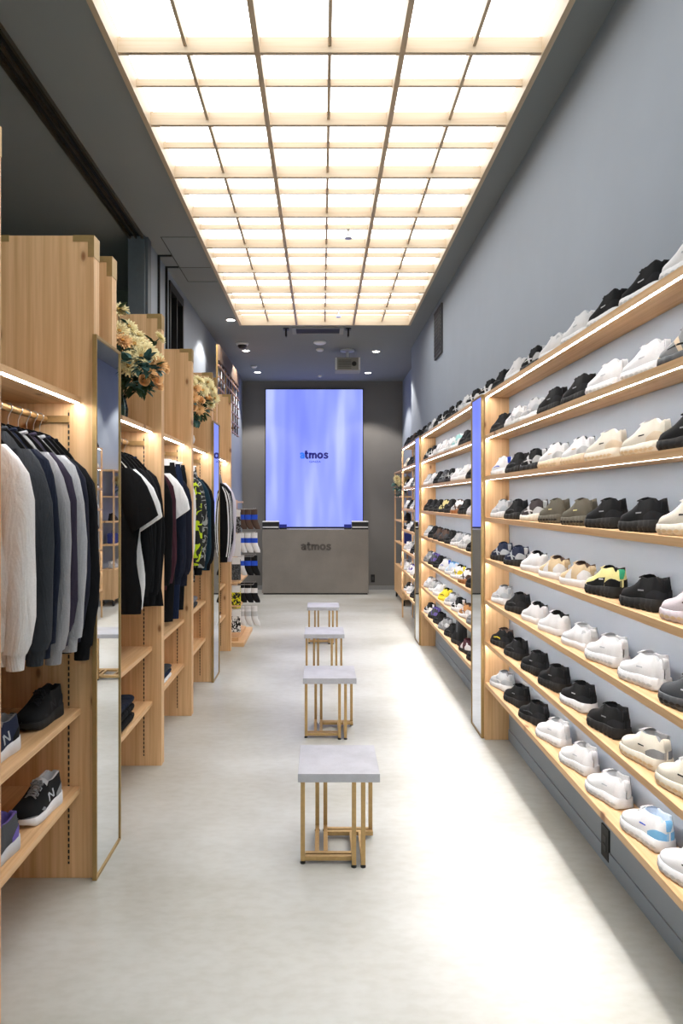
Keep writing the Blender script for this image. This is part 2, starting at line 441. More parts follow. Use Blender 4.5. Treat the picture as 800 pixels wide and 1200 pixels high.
# vent panel on right wall
o = thing('wall_vent', 'tall narrow dark vent high on the right wall', 'vent', (RX, 7.27, 3.4))
MB().box(-.02, 0, -.22, .22, -.27, .24).build('frame', plain('vent_dark', (62, 63, 66), .6), o)
g = MB()
for k in range(12): g.box(-.026, -.0205, -.19, .19, -.24+k*.04, -.215+k*.04)
g.build('louvre', plain('vent_louvre', (48, 49, 52), .6), o)
# sockets
def socket(x, y, z, face, lab):
    o = thing('wall_socket', lab, 'socket', (x, y, z))
    if face == 'x':
        MB().box(-.008, 0, -.04, .04, -.07, .07, .002).build('plate', blackm, o)
        for zz in (-.035, .005): MB().box(-.0105, -.0085, -.018, .018, zz, zz+.028).build('outlet', plain('socket_face', (50, 51, 54), .5), o)
    else:
        MB().box(-.035, .035, -.01, 0, -.07, .07, .002).build('plate', blackm, o)
        MB().box(-.018, .018, -.0125, -.0105, -.03, .03).build('outlet', plain('socket_face', (50, 51, 54), .5), o)
socket(RX, 3.0, .095, 'x', 'black wall socket under the lowest right shelf')
socket(.91, BY, .2, 'y', 'dark floor-level socket on the back wall right of counter')

# ------------------------------------------------------------------ screen and counter
o = thing('led_wall_screen', 'tall glowing violet-blue wall screen behind the counter', 'screen', (-.135, BY, 2.345))
MB().box(-.875, .875, -.06, 0, -1.235, 1.235).build('bezel', blackp, o)
MB().box(-.86, .86, -.063, -.0605, -1.22, 1.22).build('display', scr_m, o)
def letters(name, word, xc, zc, xh, y, depth, m, parent, fac=1.0):
    G = {'a': (.86, [([(.10,.70),(.20,.85),(.42,.90),(.62,.82),(.69,.62),(.69,0)], .26), ([(.66,.56),(.34,.50),(.17,.38),(.17,.20),(.32,.10),(.50,.14),(.66,.30)], .21)]),
         't': (.60, [([(.23,1.36),(.23,.28),(.34,.12),(.56,.11)], .27), ([(0,.90),(.56,.90)], .20)]),
         'm': (1.22, [([(.14,0),(.14,1)], .26), ([(.20,.66),(.32,.86),(.48,.86),(.60,.68),(.60,0)], .25), ([(.66,.66),(.78,.86),(.94,.86),(1.07,.68),(1.07,0)], .25)]),
         'o': (.92, [([(.45+.32*math.cos(2*PI*k/16+.1), .5+.38*math.sin(2*PI*k/16+.1)) for k in range(17)], .25)]),
         's': (.74, [([(.64,.72),(.52,.87),(.32,.90),(.16,.80),(.16,.64),(.34,.53),(.52,.44),(.62,.30),(.54,.15),(.34,.10),(.14,.14),(.05,.28)], .22)])}
    tot = sum(G[c][0] for c in word)+.06*(len(word)-1)
    b = MB(); x = -tot/2*xh*fac
    for c in word:
        for path, w in G[c][1]:
            P = [Vector((q[0], q[1])) for q in path]; rings = []
            for i, p in enumerate(P):
                if c == 'o' and i in (0, len(P)-1): t = (P[1]-P[-2]).normalized()
                else: t = (P[min(i+1, len(P)-1)]-P[max(i-1, 0)]).normalized()
                n = Vector((-t.y, t.x))*w*.64
                A, B = (p+n)*xh, (p-n)*xh
                rings.append([(x+A.x*fac, y-depth, A.y), (x+B.x*fac, y-depth, B.y), (x+B.x*fac, y, B.y), (x+A.x*fac, y, A.y)])
            b.loft(rings)
        x += (G[c][0]+.06)*xh*fac
    o_ = b.build(name, m, parent); o_.location = (xc, 0, zc); return o_, tot*xh*fac
letters('screen_letter', 'a', -.213, -.008, .105, -.0635, .002, scr_blue, o, .95)
letters('screen_lettering', 'tmos', .040, -.008, .105, -.0635, .002, scr_navy, o, 1.1)
t = text_obj('screen_caption', 'GINZA', .05, scr_navy2, (.012, -.0665, -.065), (PI/2, 0, 0), .001, o, .001, 1.3)
CY = 11.55
o = thing('service_counter', 'plain grey-brown plaster counter in front of the blue screen', 'counter', (-.11, CY, 0))
MB().box(-.9, .9, 0, .5, .025, 1.10, .004).build('body', conc_cnt, o)
MB().box(-.885, .885, .02, .49, 0, .025).build('plinth', blackp, o)
letters('raised_lettering', 'atmos', .01, .755, .10, -.0005, .007, plain('letter_plaster', (84, 79, 75), .7), o, 1.12)
MB().box(-.45, .5, .3, .33, 1.1, 1.104).build('top_inlay', plain('pale_inlay', (190, 195, 225), .3), o)
for sgn, lab in ((-1, 'left'), (1, 'right')):
    X = -.11+sgn*.76
    q = thing('payment_terminal', 'stacked black and silver till unit on the %s counter end' % lab, 'till', (X, CY+.14, 1.1), 0, 'till units on the counter')
    MB().box(-.14, .14, -.1, .1, 0, .05, .004).build('drawer_base', blackp, q)
    MB().box(-.135, .135, -.104, -.1005, .03, .05).build('silver_strip', white_pl, q)
    MB().box(-.14, .14, -.1, .1, .051, .125, .004).build('screen_unit', blackp, q)
    MB().box(-.14, .14, -.105, .1, .126, .14, .002).build('silver_top', white_pl, q)
    q = thing('blue_box', 'small blue box with black base beside the %s till' % lab, 'box', (X-sgn*.21, CY+.12, 1.1), 0, 'small boxes on the counter')
    MB().box(-.06, .06, -.05, .05, 0, .03).build('base', blackp, q)
    MB().box(-.06, .06, -.05, .05, .031, .085).build('top', plain('deep_blue', (28, 38, 150), .4), q)

# ------------------------------------------------------------------ stools
def stool():
    o = thing('display_stool', '', 'stool', (0, 0, 0), 0, 'stools down the middle aisle')
    W, D, H = .357, .35, .41
    MB().box(-W/2, W/2, 0, D, H-.037, H, .0015).build('seat', conc_top, o)
    T = .0095; t2 = T
    def leg(x, y):
        l = MB().box(x-T, x+T, y-T, y+T, .012, H-.0375, .0012).build('leg', brass, o)
        MB().lathe([(.001, 0), (.012, 0), (.012, .006), (.007, .008), (.007, .0125), (.001, .0125)], 14, (x, y, 0)).build('levelling_foot', blackm, l, True)
    xs = dict(L1=-.158, B1=-.096, B2=-.057, R1=.066, R2=.106, B3=.158)
    yf, yf2, yb, yb2 = .012, .045, D-.012, D-.05
    leg(xs['L1'], yf2); leg(xs['R1'], yf); leg(xs['R2'], yf)
    leg(xs['B1'], yb); leg(xs['B2'], yb); leg(xs['B3'], yb2)
    def rail(x0, x1, y0, y1, z0, z1): MB().box(x0, x1, y0, y1, z0, z1, .001).build('floor_rail', brass, o)
    rail(xs['L1']+T, xs['R1']-T, yf2-T, yf2+T, .014, .033)
    rail(xs['L1']+T, xs['R1']-T, yf2+.03-T, yf2+.03+T, .014, .033)
    rail(xs['B2']+T, xs['B3']-T, yb2-T, yb2+T, .014, .033)
    rail(xs['B2']+T, xs['B3']+T, yb2-.03-T, yb2-.03+T, .014, .033)
    rail(xs['B1']-T, xs['B1']+T, yf2+.03+T, yb-T, .014, .033)
    rail(xs['B2']-T, xs['B2']+T, yf2+.03+T, yb-T, .014, .033)
    rail(xs['R1']-T, xs['R1']+T, yf+T, yb2-.03-T, .014, .033)
    rail(xs['R2']-T, xs['R2']+T, yf+T, yb2-.03-T, .014, .033)
    return o
sp = stool()
for i, (x, y, lab) in enumerate(((.074, 2.966, 'nearest stone-topped stool with brass tube legs'), (.052, 4.555, 'second nearest stone-topped brass stool in the aisle row'),
        (.022, 6.05, 'third stone-topped brass stool, second from the counter'), (.016, 7.58, 'farthest stone-topped brass stool, closest to the counter'))):
    q = sp if i == 0 else copy_tree(sp)
    q.location = (x, y, 0); q['label'] = lab

# ------------------------------------------------------------------ right shelving
SF = 1.09; SZ = [.385+.275*i for i in range(8)]
def right_bay(y0, y1, lab, ends=(True, True)):
    o = thing('shoe_shelving', lab, 'shelving', (SF, y0, 0), 0, 'wooden shoe shelving on the right wall')
    ln = y1-y0; dp = RX-SF-.001
    for z in SZ:
        ya, yb = (0 if not ends[0] else .03), (ln if not ends[1] else ln-.03)
        s = MB().prism([(.0, z), (.0, z-.0285), (.0025, z-.0285), (.0025, z-.026), (dp, z-.026), (dp, z)], 1, ya, yb).build('shelf', wood_y, o)
        if z > .5: MB().box(.003, .0165, .035, ln-.035, z-.0272, z-.0262).build('light_strip', led_m, s)
    if ends[1]: MB().box(0, dp, ln-.03, ln, 0, SZ[-1], .001).build('side_panel', wood_z, o)
    if ends[0]: MB().box(0, dp, 0, .03, 0, SZ[-1], .001).build('side_panel', wood_z, o)
    return o
right_bay(1.60, 4.585, 'nearest and largest bay of lit pine shoe shelves on the right')
right_bay(4.90, 7.52, 'middle bay of lit pine shoe shelves between two mirror pillars')
o = thing('shoe_shelving', 'farthest short bay of lit shoe shelves beyond the second mirror', 'shelving', (SF, 7.88, 0), 0, 'wooden shoe shelving on the right wall')
for z in SZ:
    s = MB().prism([(.0, z), (.0, z-.0285), (.0025, z-.0285), (.0025, z-.026), (RX-SF-.001, z-.026), (RX-SF-.001, z)], 1, 0, 1.42).build('shelf', wood_y, o)
    if z > .5: MB().box(.003, .0165, .005, 1.40, z-.0272, z-.0262).build('light_strip', led_m, s)
MB().box(0, .02, 1.42, 1.44, 0, SZ[-1]).build('post', wood_z, o)
MB().box(RX-SF-.022, RX-SF-.002, 1.42, 1.44, 0, SZ[-1]).build('post', wood_z, o)

def pillar_right(y0, y1, lab):
    o = thing('mirror_pillar', lab, 'mirror', (0, y0, 0), 0, 'mirror pillars on the right')
    H = 2.31
    MB().box(SF, RX-.001, .002, y1-y0-.002, 0, H).build('pillar_core', wood_z, o)
    m = MB().box(SF-.016, SF-.001, .012, y1-y0-.012, .012, H-.012).build('mirror', mirror_m, o)
    f = MB()
    for (a, b_, c0, d0) in ((0, .012, 0, H), (y1-y0-.012, y1-y0, 0, H), (.012, y1-y0-.012, 0, .012), (.012, y1-y0-.012, H-.012, H)):
        f.box(SF-.020, SF-.0005, a, b_, c0, d0)
    f.build('mirror_frame', brass_d, m)
pillar_right(4.585, 4.90, 'narrow full-height mirror pillar between near and middle right shelves')
pillar_right(7.52, 7.88, 'narrow mirror pillar between middle and far right shelves')

# ------------------------------------------------------------------ left wardrobe units
slot_m, nt, b = newmat('slotted_dashes')
tc = N(nt, 'ShaderNodeTexCoord'); sp_ = N(nt, 'ShaderNodeSeparateXYZ'); nt.links.new(tc.outputs['Object'], sp_.inputs[0])
mm = N(nt, 'ShaderNodeMath', operation='PINGPONG'); mm.inputs[1].default_value = .0125; nt.links.new(sp_.outputs[2], mm.inputs[0])
gt = N(nt, 'ShaderNodeMath', operation='GREATER_THAN'); gt.inputs[1].default_value = .0045; nt.links.new(mm.outputs[0], gt.inputs[0])
nt.links.new(mixc(nt, gt.outputs[0], lin((190, 150, 104)), lin((16, 15, 14))), b.inputs['Base Color']); b.inputs['Roughness'].default_value = .5
PF, PB = -.965, -1.412      # panel front / back
PH = 2.72
def panel(y, parent, y_off=0, corners=True, th=.07):
    yy = y-y_off
    p = MB().box(PB, PF, yy, yy+th, 0, PH, .001).build('divider_panel', wood_z, parent)
    e = .0015
    for side in (1, -1):
        b = MB()
        x1 = PF+e if side == 1 else PB-e
        if side == 1: b.box(x1-.09, x1, yy-e, yy+th+e, PH-.026, PH+e).box(x1-.026, x1, yy-e, yy+th+e, PH-.09, PH-.026)
        else: b.box(x1, x1+.09, yy-e, yy+th+e, PH-.026, PH+e).box(x1, x1+.026, yy-e, yy+th+e, PH-.09, PH-.026)
        b.build('brass_corner', brass_d, p)
    MB().box(-1.0745, -1.0675, yy-.0012, yy+.001, .06, 1.98).build('slotted_strip', slot_m, p)
    return p
ROD_X, ROD_Z = -1.167, 1.943
def left_bay(y0, y1, lab, far_panel=None, near_panel=None, shelves=(.72, .39)):
    o = thing('clothes_bay', lab, 'shelving', (0, y0, 0), 0, 'wooden clothes bays on the left wall')
    ln = y1-y0
    for z in (2.035,)+tuple(shelves):
        s = MB().box(-1.388, -1.02, .001, ln-.001, z-.026, z, .001).build('shelf', wood_y, o)
        if z > 1.5: MB().box(-1.042, -1.0215, .01, ln-.01, z-.0275, z-.0262).build('light_strip', led_m, s)
    MB().box(-1.411, -1.389, .001, ln-.001, 0, 2.035).build('back_panel', wood_z, o)
    r = MB().tube([(ROD_X, .02, ROD_Z), (ROD_X, ln-.02, ROD_Z)], .014, 14).build('hanging_rail', brass, o, True)
    for yy in (.002, ln-.014):
        MB().box(ROD_X-.02, -1.066, yy, yy+.012, ROD_Z-.016, ROD_Z+.012, .001).build('rail_bracket', brass, o)
    if far_panel: panel(far_panel, o, y0)
    if near_panel: panel(near_panel, o, y0)
    return o
left_bay(2.054, 2.89, 'nearest open pine clothes bay on the left, in front of first mirror', near_panel=1.984)
left_bay(3.21, 4.11, 'pine clothes bay just behind the first mirror on the left', far_panel=4.11)
left_bay(4.18, 5.06, 'middle pine clothes bay on the left with maroon and navy clothes', far_panel=5.06)
left_bay(5.13, 6.00, 'pine clothes bay in front of the second left mirror, with camouflage clothes', shelves=(.72, .39))
left_bay(6.33, 7.23, 'farthest pine clothes bay on the left, next to the socks', far_panel=7.23, shelves=(.72, .39))
def pillar_left(y, lab):
    o = thing('mirror_pillar', lab, 'mirror', (0, y, 0), 0, 'mirror pillars on the left')
    panel(y, o, y); panel(y+.25, o, y)
    m = MB().box(PF+.002, PF+.014, -.012, .318, .012, 2.285).build('mirror', mirror_m, o)
    f = MB()
    for (a, b_, c0, d0) in ((-.022, -.012, 0, 2.297), (.318, .328, 0, 2.297), (-.012, .318, 0, .012), (-.012, .318, 2.285, 2.297)):
        f.box(PF+.001, PF+.019, a, b_, c0, d0)
    f.build('mirror_frame', brass_d, m)
pillar_left(2.89, 'tall brass-framed mirror pillar nearest the camera on the left')
pillar_left(6.0, 'tall mirror pillar far along the left side, reflecting blue screen')

# hanging lattice rack high on the left
o = thing('hanging_lattice_rack', 'dark lattice rack mounted high on the far left wall', 'rack', (-1.25, 8.2, 2.54))
dkw = plain('dark_bronze_wood', (92, 74, 60), .5)
MB().box(0, .02, 0, 2.0, .74, .93).build('top_board', dkw, o)
for k in range(9): MB().box(-.02, 0, .0+k*.245, .025+k*.245, 0, .93).build('upright', dkw if k % 3 else brass_d, o)
for k in range(6): MB().box(0, .02, 0, 2.0, k*.135, k*.135+.012).build('cross_rail', plain('rose_rail', (176, 142, 126), .4), o)
for k in range(3): MB().box(-.165, -.02, .2+k*.8, .225+k*.8, .1, .13).build('wall_arm', dkw, o)

# ------------------------------------------------------------------ shoes
def shoe_tabs(st):
    w = [(0,.002),(.012,.017),(.04,.027),(.10,.034),(.22,.0365),(.38,.037),(.52,.042),(.66,.0465),(.78,.0475),(.87,.044),(.94,.036),(.98,.024),(.994,.013),(1,.002)]
    if st == 'court':
        h = [(0,.076),(.02,.090),(.08,.097),(.18,.092),(.28,.088),(.36,.092),(.44,.098),(.51,.090),(.6,.074),(.7,.063),(.8,.055),(.9,.049),(.97,.042),(1,.032)]
        z0 = [(0,.030),(.5,.027),(1,.026)]; bul = 1.0
    elif st == 'cloud':
        h = [(0,.086),(.02,.104),(.08,.112),(.18,.108),(.28,.103),(.36,.103),(.44,.106),(.51,.097),(.6,.082),(.7,.071),(.8,.064),(.9,.059),(.97,.051),(1,.036)]
        z0 = [(0,.040),(.35,.036),(.6,.030),(1,.030)]; bul = 1.07
    elif st == 'boot':
        h = [(0,.20),(.02,.222),(.08,.228),(.18,.222),(.28,.214),(.36,.215),(.42,.205),(.50,.135),(.6,.096),(.7,.078),(.8,.068),(.9,.060),(.97,.05),(1,.038)]
        z0 = [(0,.034),(.5,.030),(1,.026)]; bul = 1.0
    else:
        h = [(0,.082),(.02,.100),(.08,.108),(.18,.103),(.28,.098),(.36,.100),(.44,.104),(.51,.094),(.6,.079),(.7,.067),(.8,.060),(.9,.055),(.97,.047),(1,.034)]
        z0 = [(0,.038),(.3,.034),(.55,.026),(.8,.025),(1,.028)]; bul = 1.05
    return w, h, z0, bul
SL = .228
HS = 1.10
def sstep(a, b, t):
    t = max(0, min(1, (t-a)/(b-a))); return t*t*(3-2*t)
def shoe_section(st, t):
    """half profile (bottom edge up to the centre line), list of 8 (x, z)"""
    w, h, z0, bul = shoe_tabs(st)
    W = interp(w, t)*1.03; H = interp(h, t)*HS; Z = interp(z0, t)*HS
    c = sstep(.03, .075, t)*(1-sstep(.41, .46, t))
    hh = H-Z
    lean = .80 if st != 'boot' else .86
    outer = [(W, Z-.004), (W*1.03, Z+hh*.22), (W*1.0, Z+hh*.42), (W*.93, Z+hh*.64)]
    dome = [(W*.76, Z+hh*.84), (W*.5, Z+hh*.965), (W*.24, Z+hh*1.0), (0, Z+hh*1.01)]
    if st == 'boot': outer = [(W, Z-.004), (W*1.0, Z+hh*.3), (W*.93, Z+hh*.6), (W*.9, Z+hh*.85)]
    top = [(W*lean, Z+hh), (W*lean-.009, Z+hh*.985), (max(W*lean-.013, .002), Z+hh*.55), (0, Z+hh*.16)]
    cc = c
    mid = [((1-cc)*a[0]+cc*b[0], (1-cc)*a[1]+cc*b[1]) for a, b in zip(dome, top)]
    return outer+mid
SHOE = {}
def surf(st, t, f, side):
    s = shoe_section(st, t)[:5]
    f *= 4-1e-6; i = int(f); g = f-i
    x = s[i][0]*(1-g)+s[i+1][0]*g; z = s[i][1]*(1-g)+s[i+1][1]*g
    return Vector((side*(x+.0016), (t-.5)*SL, z))
def patch(mb, st, poly, side, n=4):
    """quad patches given as 4 corners in (t, f) laid over the outer side"""
    for q in poly:
        grid = [[surf(st, (q[0][0]*(1-u)+q[1][0]*u)*(1-v)+(q[3][0]*(1-u)+q[2][0]*u)*v, (q[0][1]*(1-u)+q[1][1]*u)*(1-v)+(q[3][1]*(1-u)+q[2][1]*u)*v, side)
                 for u in [i/n for i in range(n+1)]] for v in (0, .5, 1)]
        R = [mb.ring(r) for r in grid]
        for a, b in zip(R, R[1:]):
            for i in range(n): mb.bm.faces.new([a[i], a[i+1], b[i+1], b[i]])
def shoe_data(st):
    if st in SHOE: return SHOE[st]
    ts = [0,.006,.015,.03,.045,.06,.075,.10,.14,.19,.24,.29,.33,.365,.39,.41,.425,.44,.46,.5,.55,.6,.66,.72,.78,.83,.87,.91,.94,.965,.985,.995,1]
    up, li = MB(), MB()
    rows = []
    for t in ts:
        s = shoe_section(st, t); rows.append([(-x, (t-.5)*SL, z) for x, z in s]+[(x, (t-.5)*SL, z) for x, z in reversed(s[:-1])])
    n = len(rows[0])
    R = [up.ring(r) for r in rows]; RL = [li.ring(r) for r in rows]
    for j in range(len(ts)-1):
        lining = ts[j] >= .03 and ts[j+1] <= .461
        for i in range(n-1):
            if lining and 4 <= i <= n-6: b = RL; m = li
            else: b = R; m = up
            m.bm.faces.new([b[j][i], b[j][i+1], b[j+1][i+1], b[j+1][i]])
    for m in (up, li):
        loose = [v for v in m.bm.verts if not v.link_faces]; bmesh.ops.delete(m.bm, geom=loose, context='VERTS')
    w, h, z0, bul = shoe_tabs(st)
    w = [(a, q*1.03) for a, q in w]; h = [(a, q*HS) for a, q in h]; z0 = [(a, q*HS) for a, q in z0]
    # sole
    so = MB(); rings = []
    nn = 60
    for k in range(nn+1):
        t = k/nn; y = (t-.5)*(SL+.010)
        W = interp(w, t)*bul+.003; Z = interp(z0, t)+.002
        bot = .016*sstep(.8, 1, t)**1.4+.008*(1-sstep(0, .1, t))
        pod = 0
        if st == 'cloud':
            pod = abs(math.sin(t*PI*8)); bot += .006*(1-pod)**2; W *= .975+.03*pod
        elif st == 'runner':
            W *= 1+.02*math.sin(t*PI*10); bot += .003*(1-abs(math.sin(t*PI*12)))
        if st == 'boot' and .28 < t < .42: bot += .010
        fl = 1+.06*(1-t) if st in ('cloud', 'runner') else 1
        pr = [(W*.96, bot), (W*1.03*fl, bot+.006), (W*1.02, bot+(Z-bot)*.55), (W*.99, Z-.001), (W*.93, Z+.001), (0, Z-.002)]
        rings.append([(-a, y, b) for a, b in pr]+[(a, y, b) for a, b in reversed(pr[:-1])])
    so.loft(rings, True, True)
    # tongue
    to = MB(); tr = []
    zt = interp(h, .40)
    if st != 'boot':
        for k, (t, dz) in enumerate(((.58, .001), (.51, .003), (.46, .004), (.43, .006), (.41, .009))):
            z = interp(h, max(t, .42))+dz; y = (t-.5)*SL; ww = .020+.002*k
            tr.append([(-ww, y, z-.012), (-ww*.6, y, z-.002), (0, y, z+.001), (ww*.6, y, z-.002), (ww, y, z-.012), (ww*.6, y+.006, z-.010), (0, y+.007, z-.007), (-ww*.6, y+.006, z-.010)])
        to.loft(tr)
    # laces
    la = MB()
    if st != 'boot':
        pts = []
        seq = list(range(6))+list(range(5, -1, -1))
        for q, k in enumerate(seq):
            t = .665-k*.036; z = interp(h, t)+.003; y = (t-.5)*SL; ww = .021
            sg = 1 if q % 2 == 0 else -1
            e = .0012 if q > 5 else 0
            pts += [(-sg*ww, y+.004, z-.008+e), (-sg*ww*.5, y+.002, z+.0005+e), (0, y, z+.0025+e), (sg*ww*.5, y-.003, z+.0005+e), (sg*ww, y-.006, z-.008+e)]
            if q == 5:
                y2 = y-.002; z2 = z+.005
                for g in (1, -1): pts += [(0, y2, z2), (g*.012, y2-.002, z2+.002), (g*.024, y2+.010, z2-.007), (g*.012, y2+.014, z2-.006), (0, y2+.003, z2+.001)]
        la.tube(pts, .0026, 6)
    # heel tab / pull loop
    ht = MB(); y = -.5*SL
    if st == 'boot':
        ht.tube([(0, y+.004, .212), (0, y-.004, .225), (0, y-.002, .245), (0, y+.008, .246), (0, y+.012, .226)], .0045, 8)
    else:
        zt = interp(h, .03)-.007
        g = []
        for (dy, dz, ww, tk) in ((-.0015, -.030, .007, .0012), (-.004, -.015, .009, .003), (-.0055, -.002, .010, .0035), (-.0045, .006, .010, .0035), (.001, .0095, .0095, .0035), (.0075, .005, .008, .002)):
            g.append([(-ww, y+dy-tk, zt+dz-tk*.4), (ww, y+dy-tk, zt+dz-tk*.4), (ww, y+dy+tk, zt+dz-tk), (-ww, y+dy+tk, zt+dz-tk)])
        ht.loft(g)
    # heel counter and toe cap wrap round the ends; stripe, mark and sole groove sit on each side
    def wrap(ta, tb, lo, hi, end):
        m = MB(); cols = []
        n = 9
        seq = [(-1, ta+(tb-ta)*(i/n)**.7) for i in range(n+1)]+[(1, tb+(ta-tb)*(i/n)**1.4) for i in range(1, n+1)]
        for sd, t in seq:
            q = abs(t-tb)/abs(ta-tb)
            cols.append([surf(st, t, lo+(hi(q)-lo)*j/4, sd)+Vector((0, end*.0012, 0)) for j in range(5)])
        m.loft(cols, False, False); return m
    hc = tc_ = sm = None; stripe = {}; mark = {}; groove = {}
    if st != 'boot':
        hc = wrap(.26, .004, .03, lambda q: {'court': .80, 'cloud': .55}.get(st, .62)*(1-.55*q*q), -1)
        if st != 'court': tc_ = wrap(.80, .996, .02, lambda q: .42*(1-.6*q), 1)
    for sd in (1, -1):
        m, g = MB(), MB()
        if st == 'cloud':
            patch(m, st, [((.30,.46),(.44,.42),(.44,.50),(.30,.53))], sd, 4)
            patch(g, st, [((.27,.03),(.97,.03),(.80,.40),(.24,.62))], sd, 8)
        elif st == 'runner':
            patch(m, st, [((.28,.22),(.66,.50),(.66,.58),(.28,.34))], sd, 6)
            patch(g, st, [((.36,.06),(.44,.06),(.56,.80),(.48,.85))], sd, 5)
        elif st == 'nb':
            D_ = ((.45,.22),(.485,.22),(.365,.72),(.33,.72)) if sd == 1 else ((.31,.22),(.345,.22),(.505,.72),(.47,.72))
            patch(m, st, [((.31,.22),(.345,.22),(.365,.72),(.33,.72)), ((.45,.22),(.485,.22),(.505,.72),(.47,.72)), D_], sd, 4)
            patch(g, st, [((.58,.10),(.65,.08),(.73,.40),(.67,.48))], sd, 5)
        elif st == 'court':
            patch(m, st, [((.05,.66),(.14,.70),(.14,.88),(.05,.88))], sd, 3)
            patch(g, st, [((.46,.05),(.66,.05),(.60,.60),(.46,.80))], sd, 5)
        else: patch(m, st, [((.25,.30),(.38,.30),(.37,.86),(.26,.86))], sd, 5)
        mark[sd] = data_of(m, 'side_mark'); stripe[sd] = data_of(g, 'side_stripe') if st != 'boot' else None
        if not stripe[sd] and g.bm.is_valid: g.bm.free()
        if st == 'cloud':
            v_ = MB(); A = []
            for k in range(73):
                t = .06+k*.84/72; y = (t-.5)*(SL+.010); pod = abs(math.sin((t-.06)*PI*9)); W = (interp(w, t)*bul+.003)*(1.03*(1+.06*(1-t)))*(.975+.03*abs(math.sin(t*PI*8)))
                zc = interp(z0, t)*.46+(.008*sstep(.8, 1, t)); hh_ = .0005+.0050*pod
                A.append([(sd*(W+.0012), y, zc-hh_), (sd*(W+.0016), y, zc), (sd*(W+.0010), y, zc+hh_)])
            v_.loft(A, False, False); groove[sd] = data_of(v_, 'sole_groove')
    D = dict(upper=data_of(up, 'upper'), lining=data_of(li, 'lining'), sole=data_of(so, 'sole'), heel_tab=data_of(ht, 'heel_tab'),
             heel_counter=data_of(hc, 'heel_counter') if hc else None, toe_cap=data_of(tc_, 'toe_cap') if tc_ else None, mark=mark, stripe=stripe, groove=groove,
             tongue=data_of(to, 'tongue') if st != 'boot' else None, laces=data_of(la, 'laces') if st != 'boot' else None)
    SHOE[st] = D
    return D
def shoe(loc, rz, look, label, group, cat='shoe', small=False, scale=1.0):
    st, up, sole, acc, lin_, mark = look
    D = shoe_data(st)
    o = thing('boot' if st == 'boot' else 'sneaker', label, 'boot' if st == 'boot' else cat, loc, rz, group)
    o.scale = (scale,)*3
    mu = fab(up)
    mesh_inst('upper', D['upper'], [mu], o)
    mesh_inst('lining', D['lining'], [fab(lin_)], o)
    mesh_inst('sole', D['sole'], [fab(sole, 'rubber')], o)
    mesh_inst('heel_tab', D['heel_tab'], [fab(TABC.get((up, acc, mark), acc if st in ('runner', 'nb') else up))], o)
    if D['tongue']: mesh_inst('tongue', D['tongue'], [fab(lin_ if lin_ != up else up)], o)
    if D['laces']: mesh_inst('laces', D['laces'], [fab('white' if up in ('white', 'cream') else (acc if st == 'nb' else up), 'lace')], o)
    if acc != up or st == 'court':
        if D['heel_counter']: mesh_inst('heel_counter', D['heel_counter'], [fab(acc, 'suede')], o)
        if D['toe_cap']: mesh_inst('toe_cap', D['toe_cap'], [fab(acc if st != 'cloud' else up, 'suede')], o)
    for sd in (1, -1):
        if small and sd == 1: continue
        if D['stripe'] and D['stripe'][sd] and acc != up and (st != 'cloud' or up == 'butter'): mesh_inst('side_stripe', D['stripe'][sd], [fab(acc, 'suede')], o)
        if mark != up: mesh_inst('side_mark', D['mark'][sd], [fab(mark)], o)
        if D['groove'] and not small: mesh_inst('sole_groove', D['groove'][sd], [fab({'white': 'lgrey', 'cream': 'sand', 'beige': 'sand', 'mauve': 'sand'}.get(sole, 'black'), 'rubber')], o)
    return o
TABC = {('butter','black','white'): 'green', ('white','white','blue'): 'blue', ('white','sky','blue'): 'sky', ('grey','beige','black'): 'mauve'}
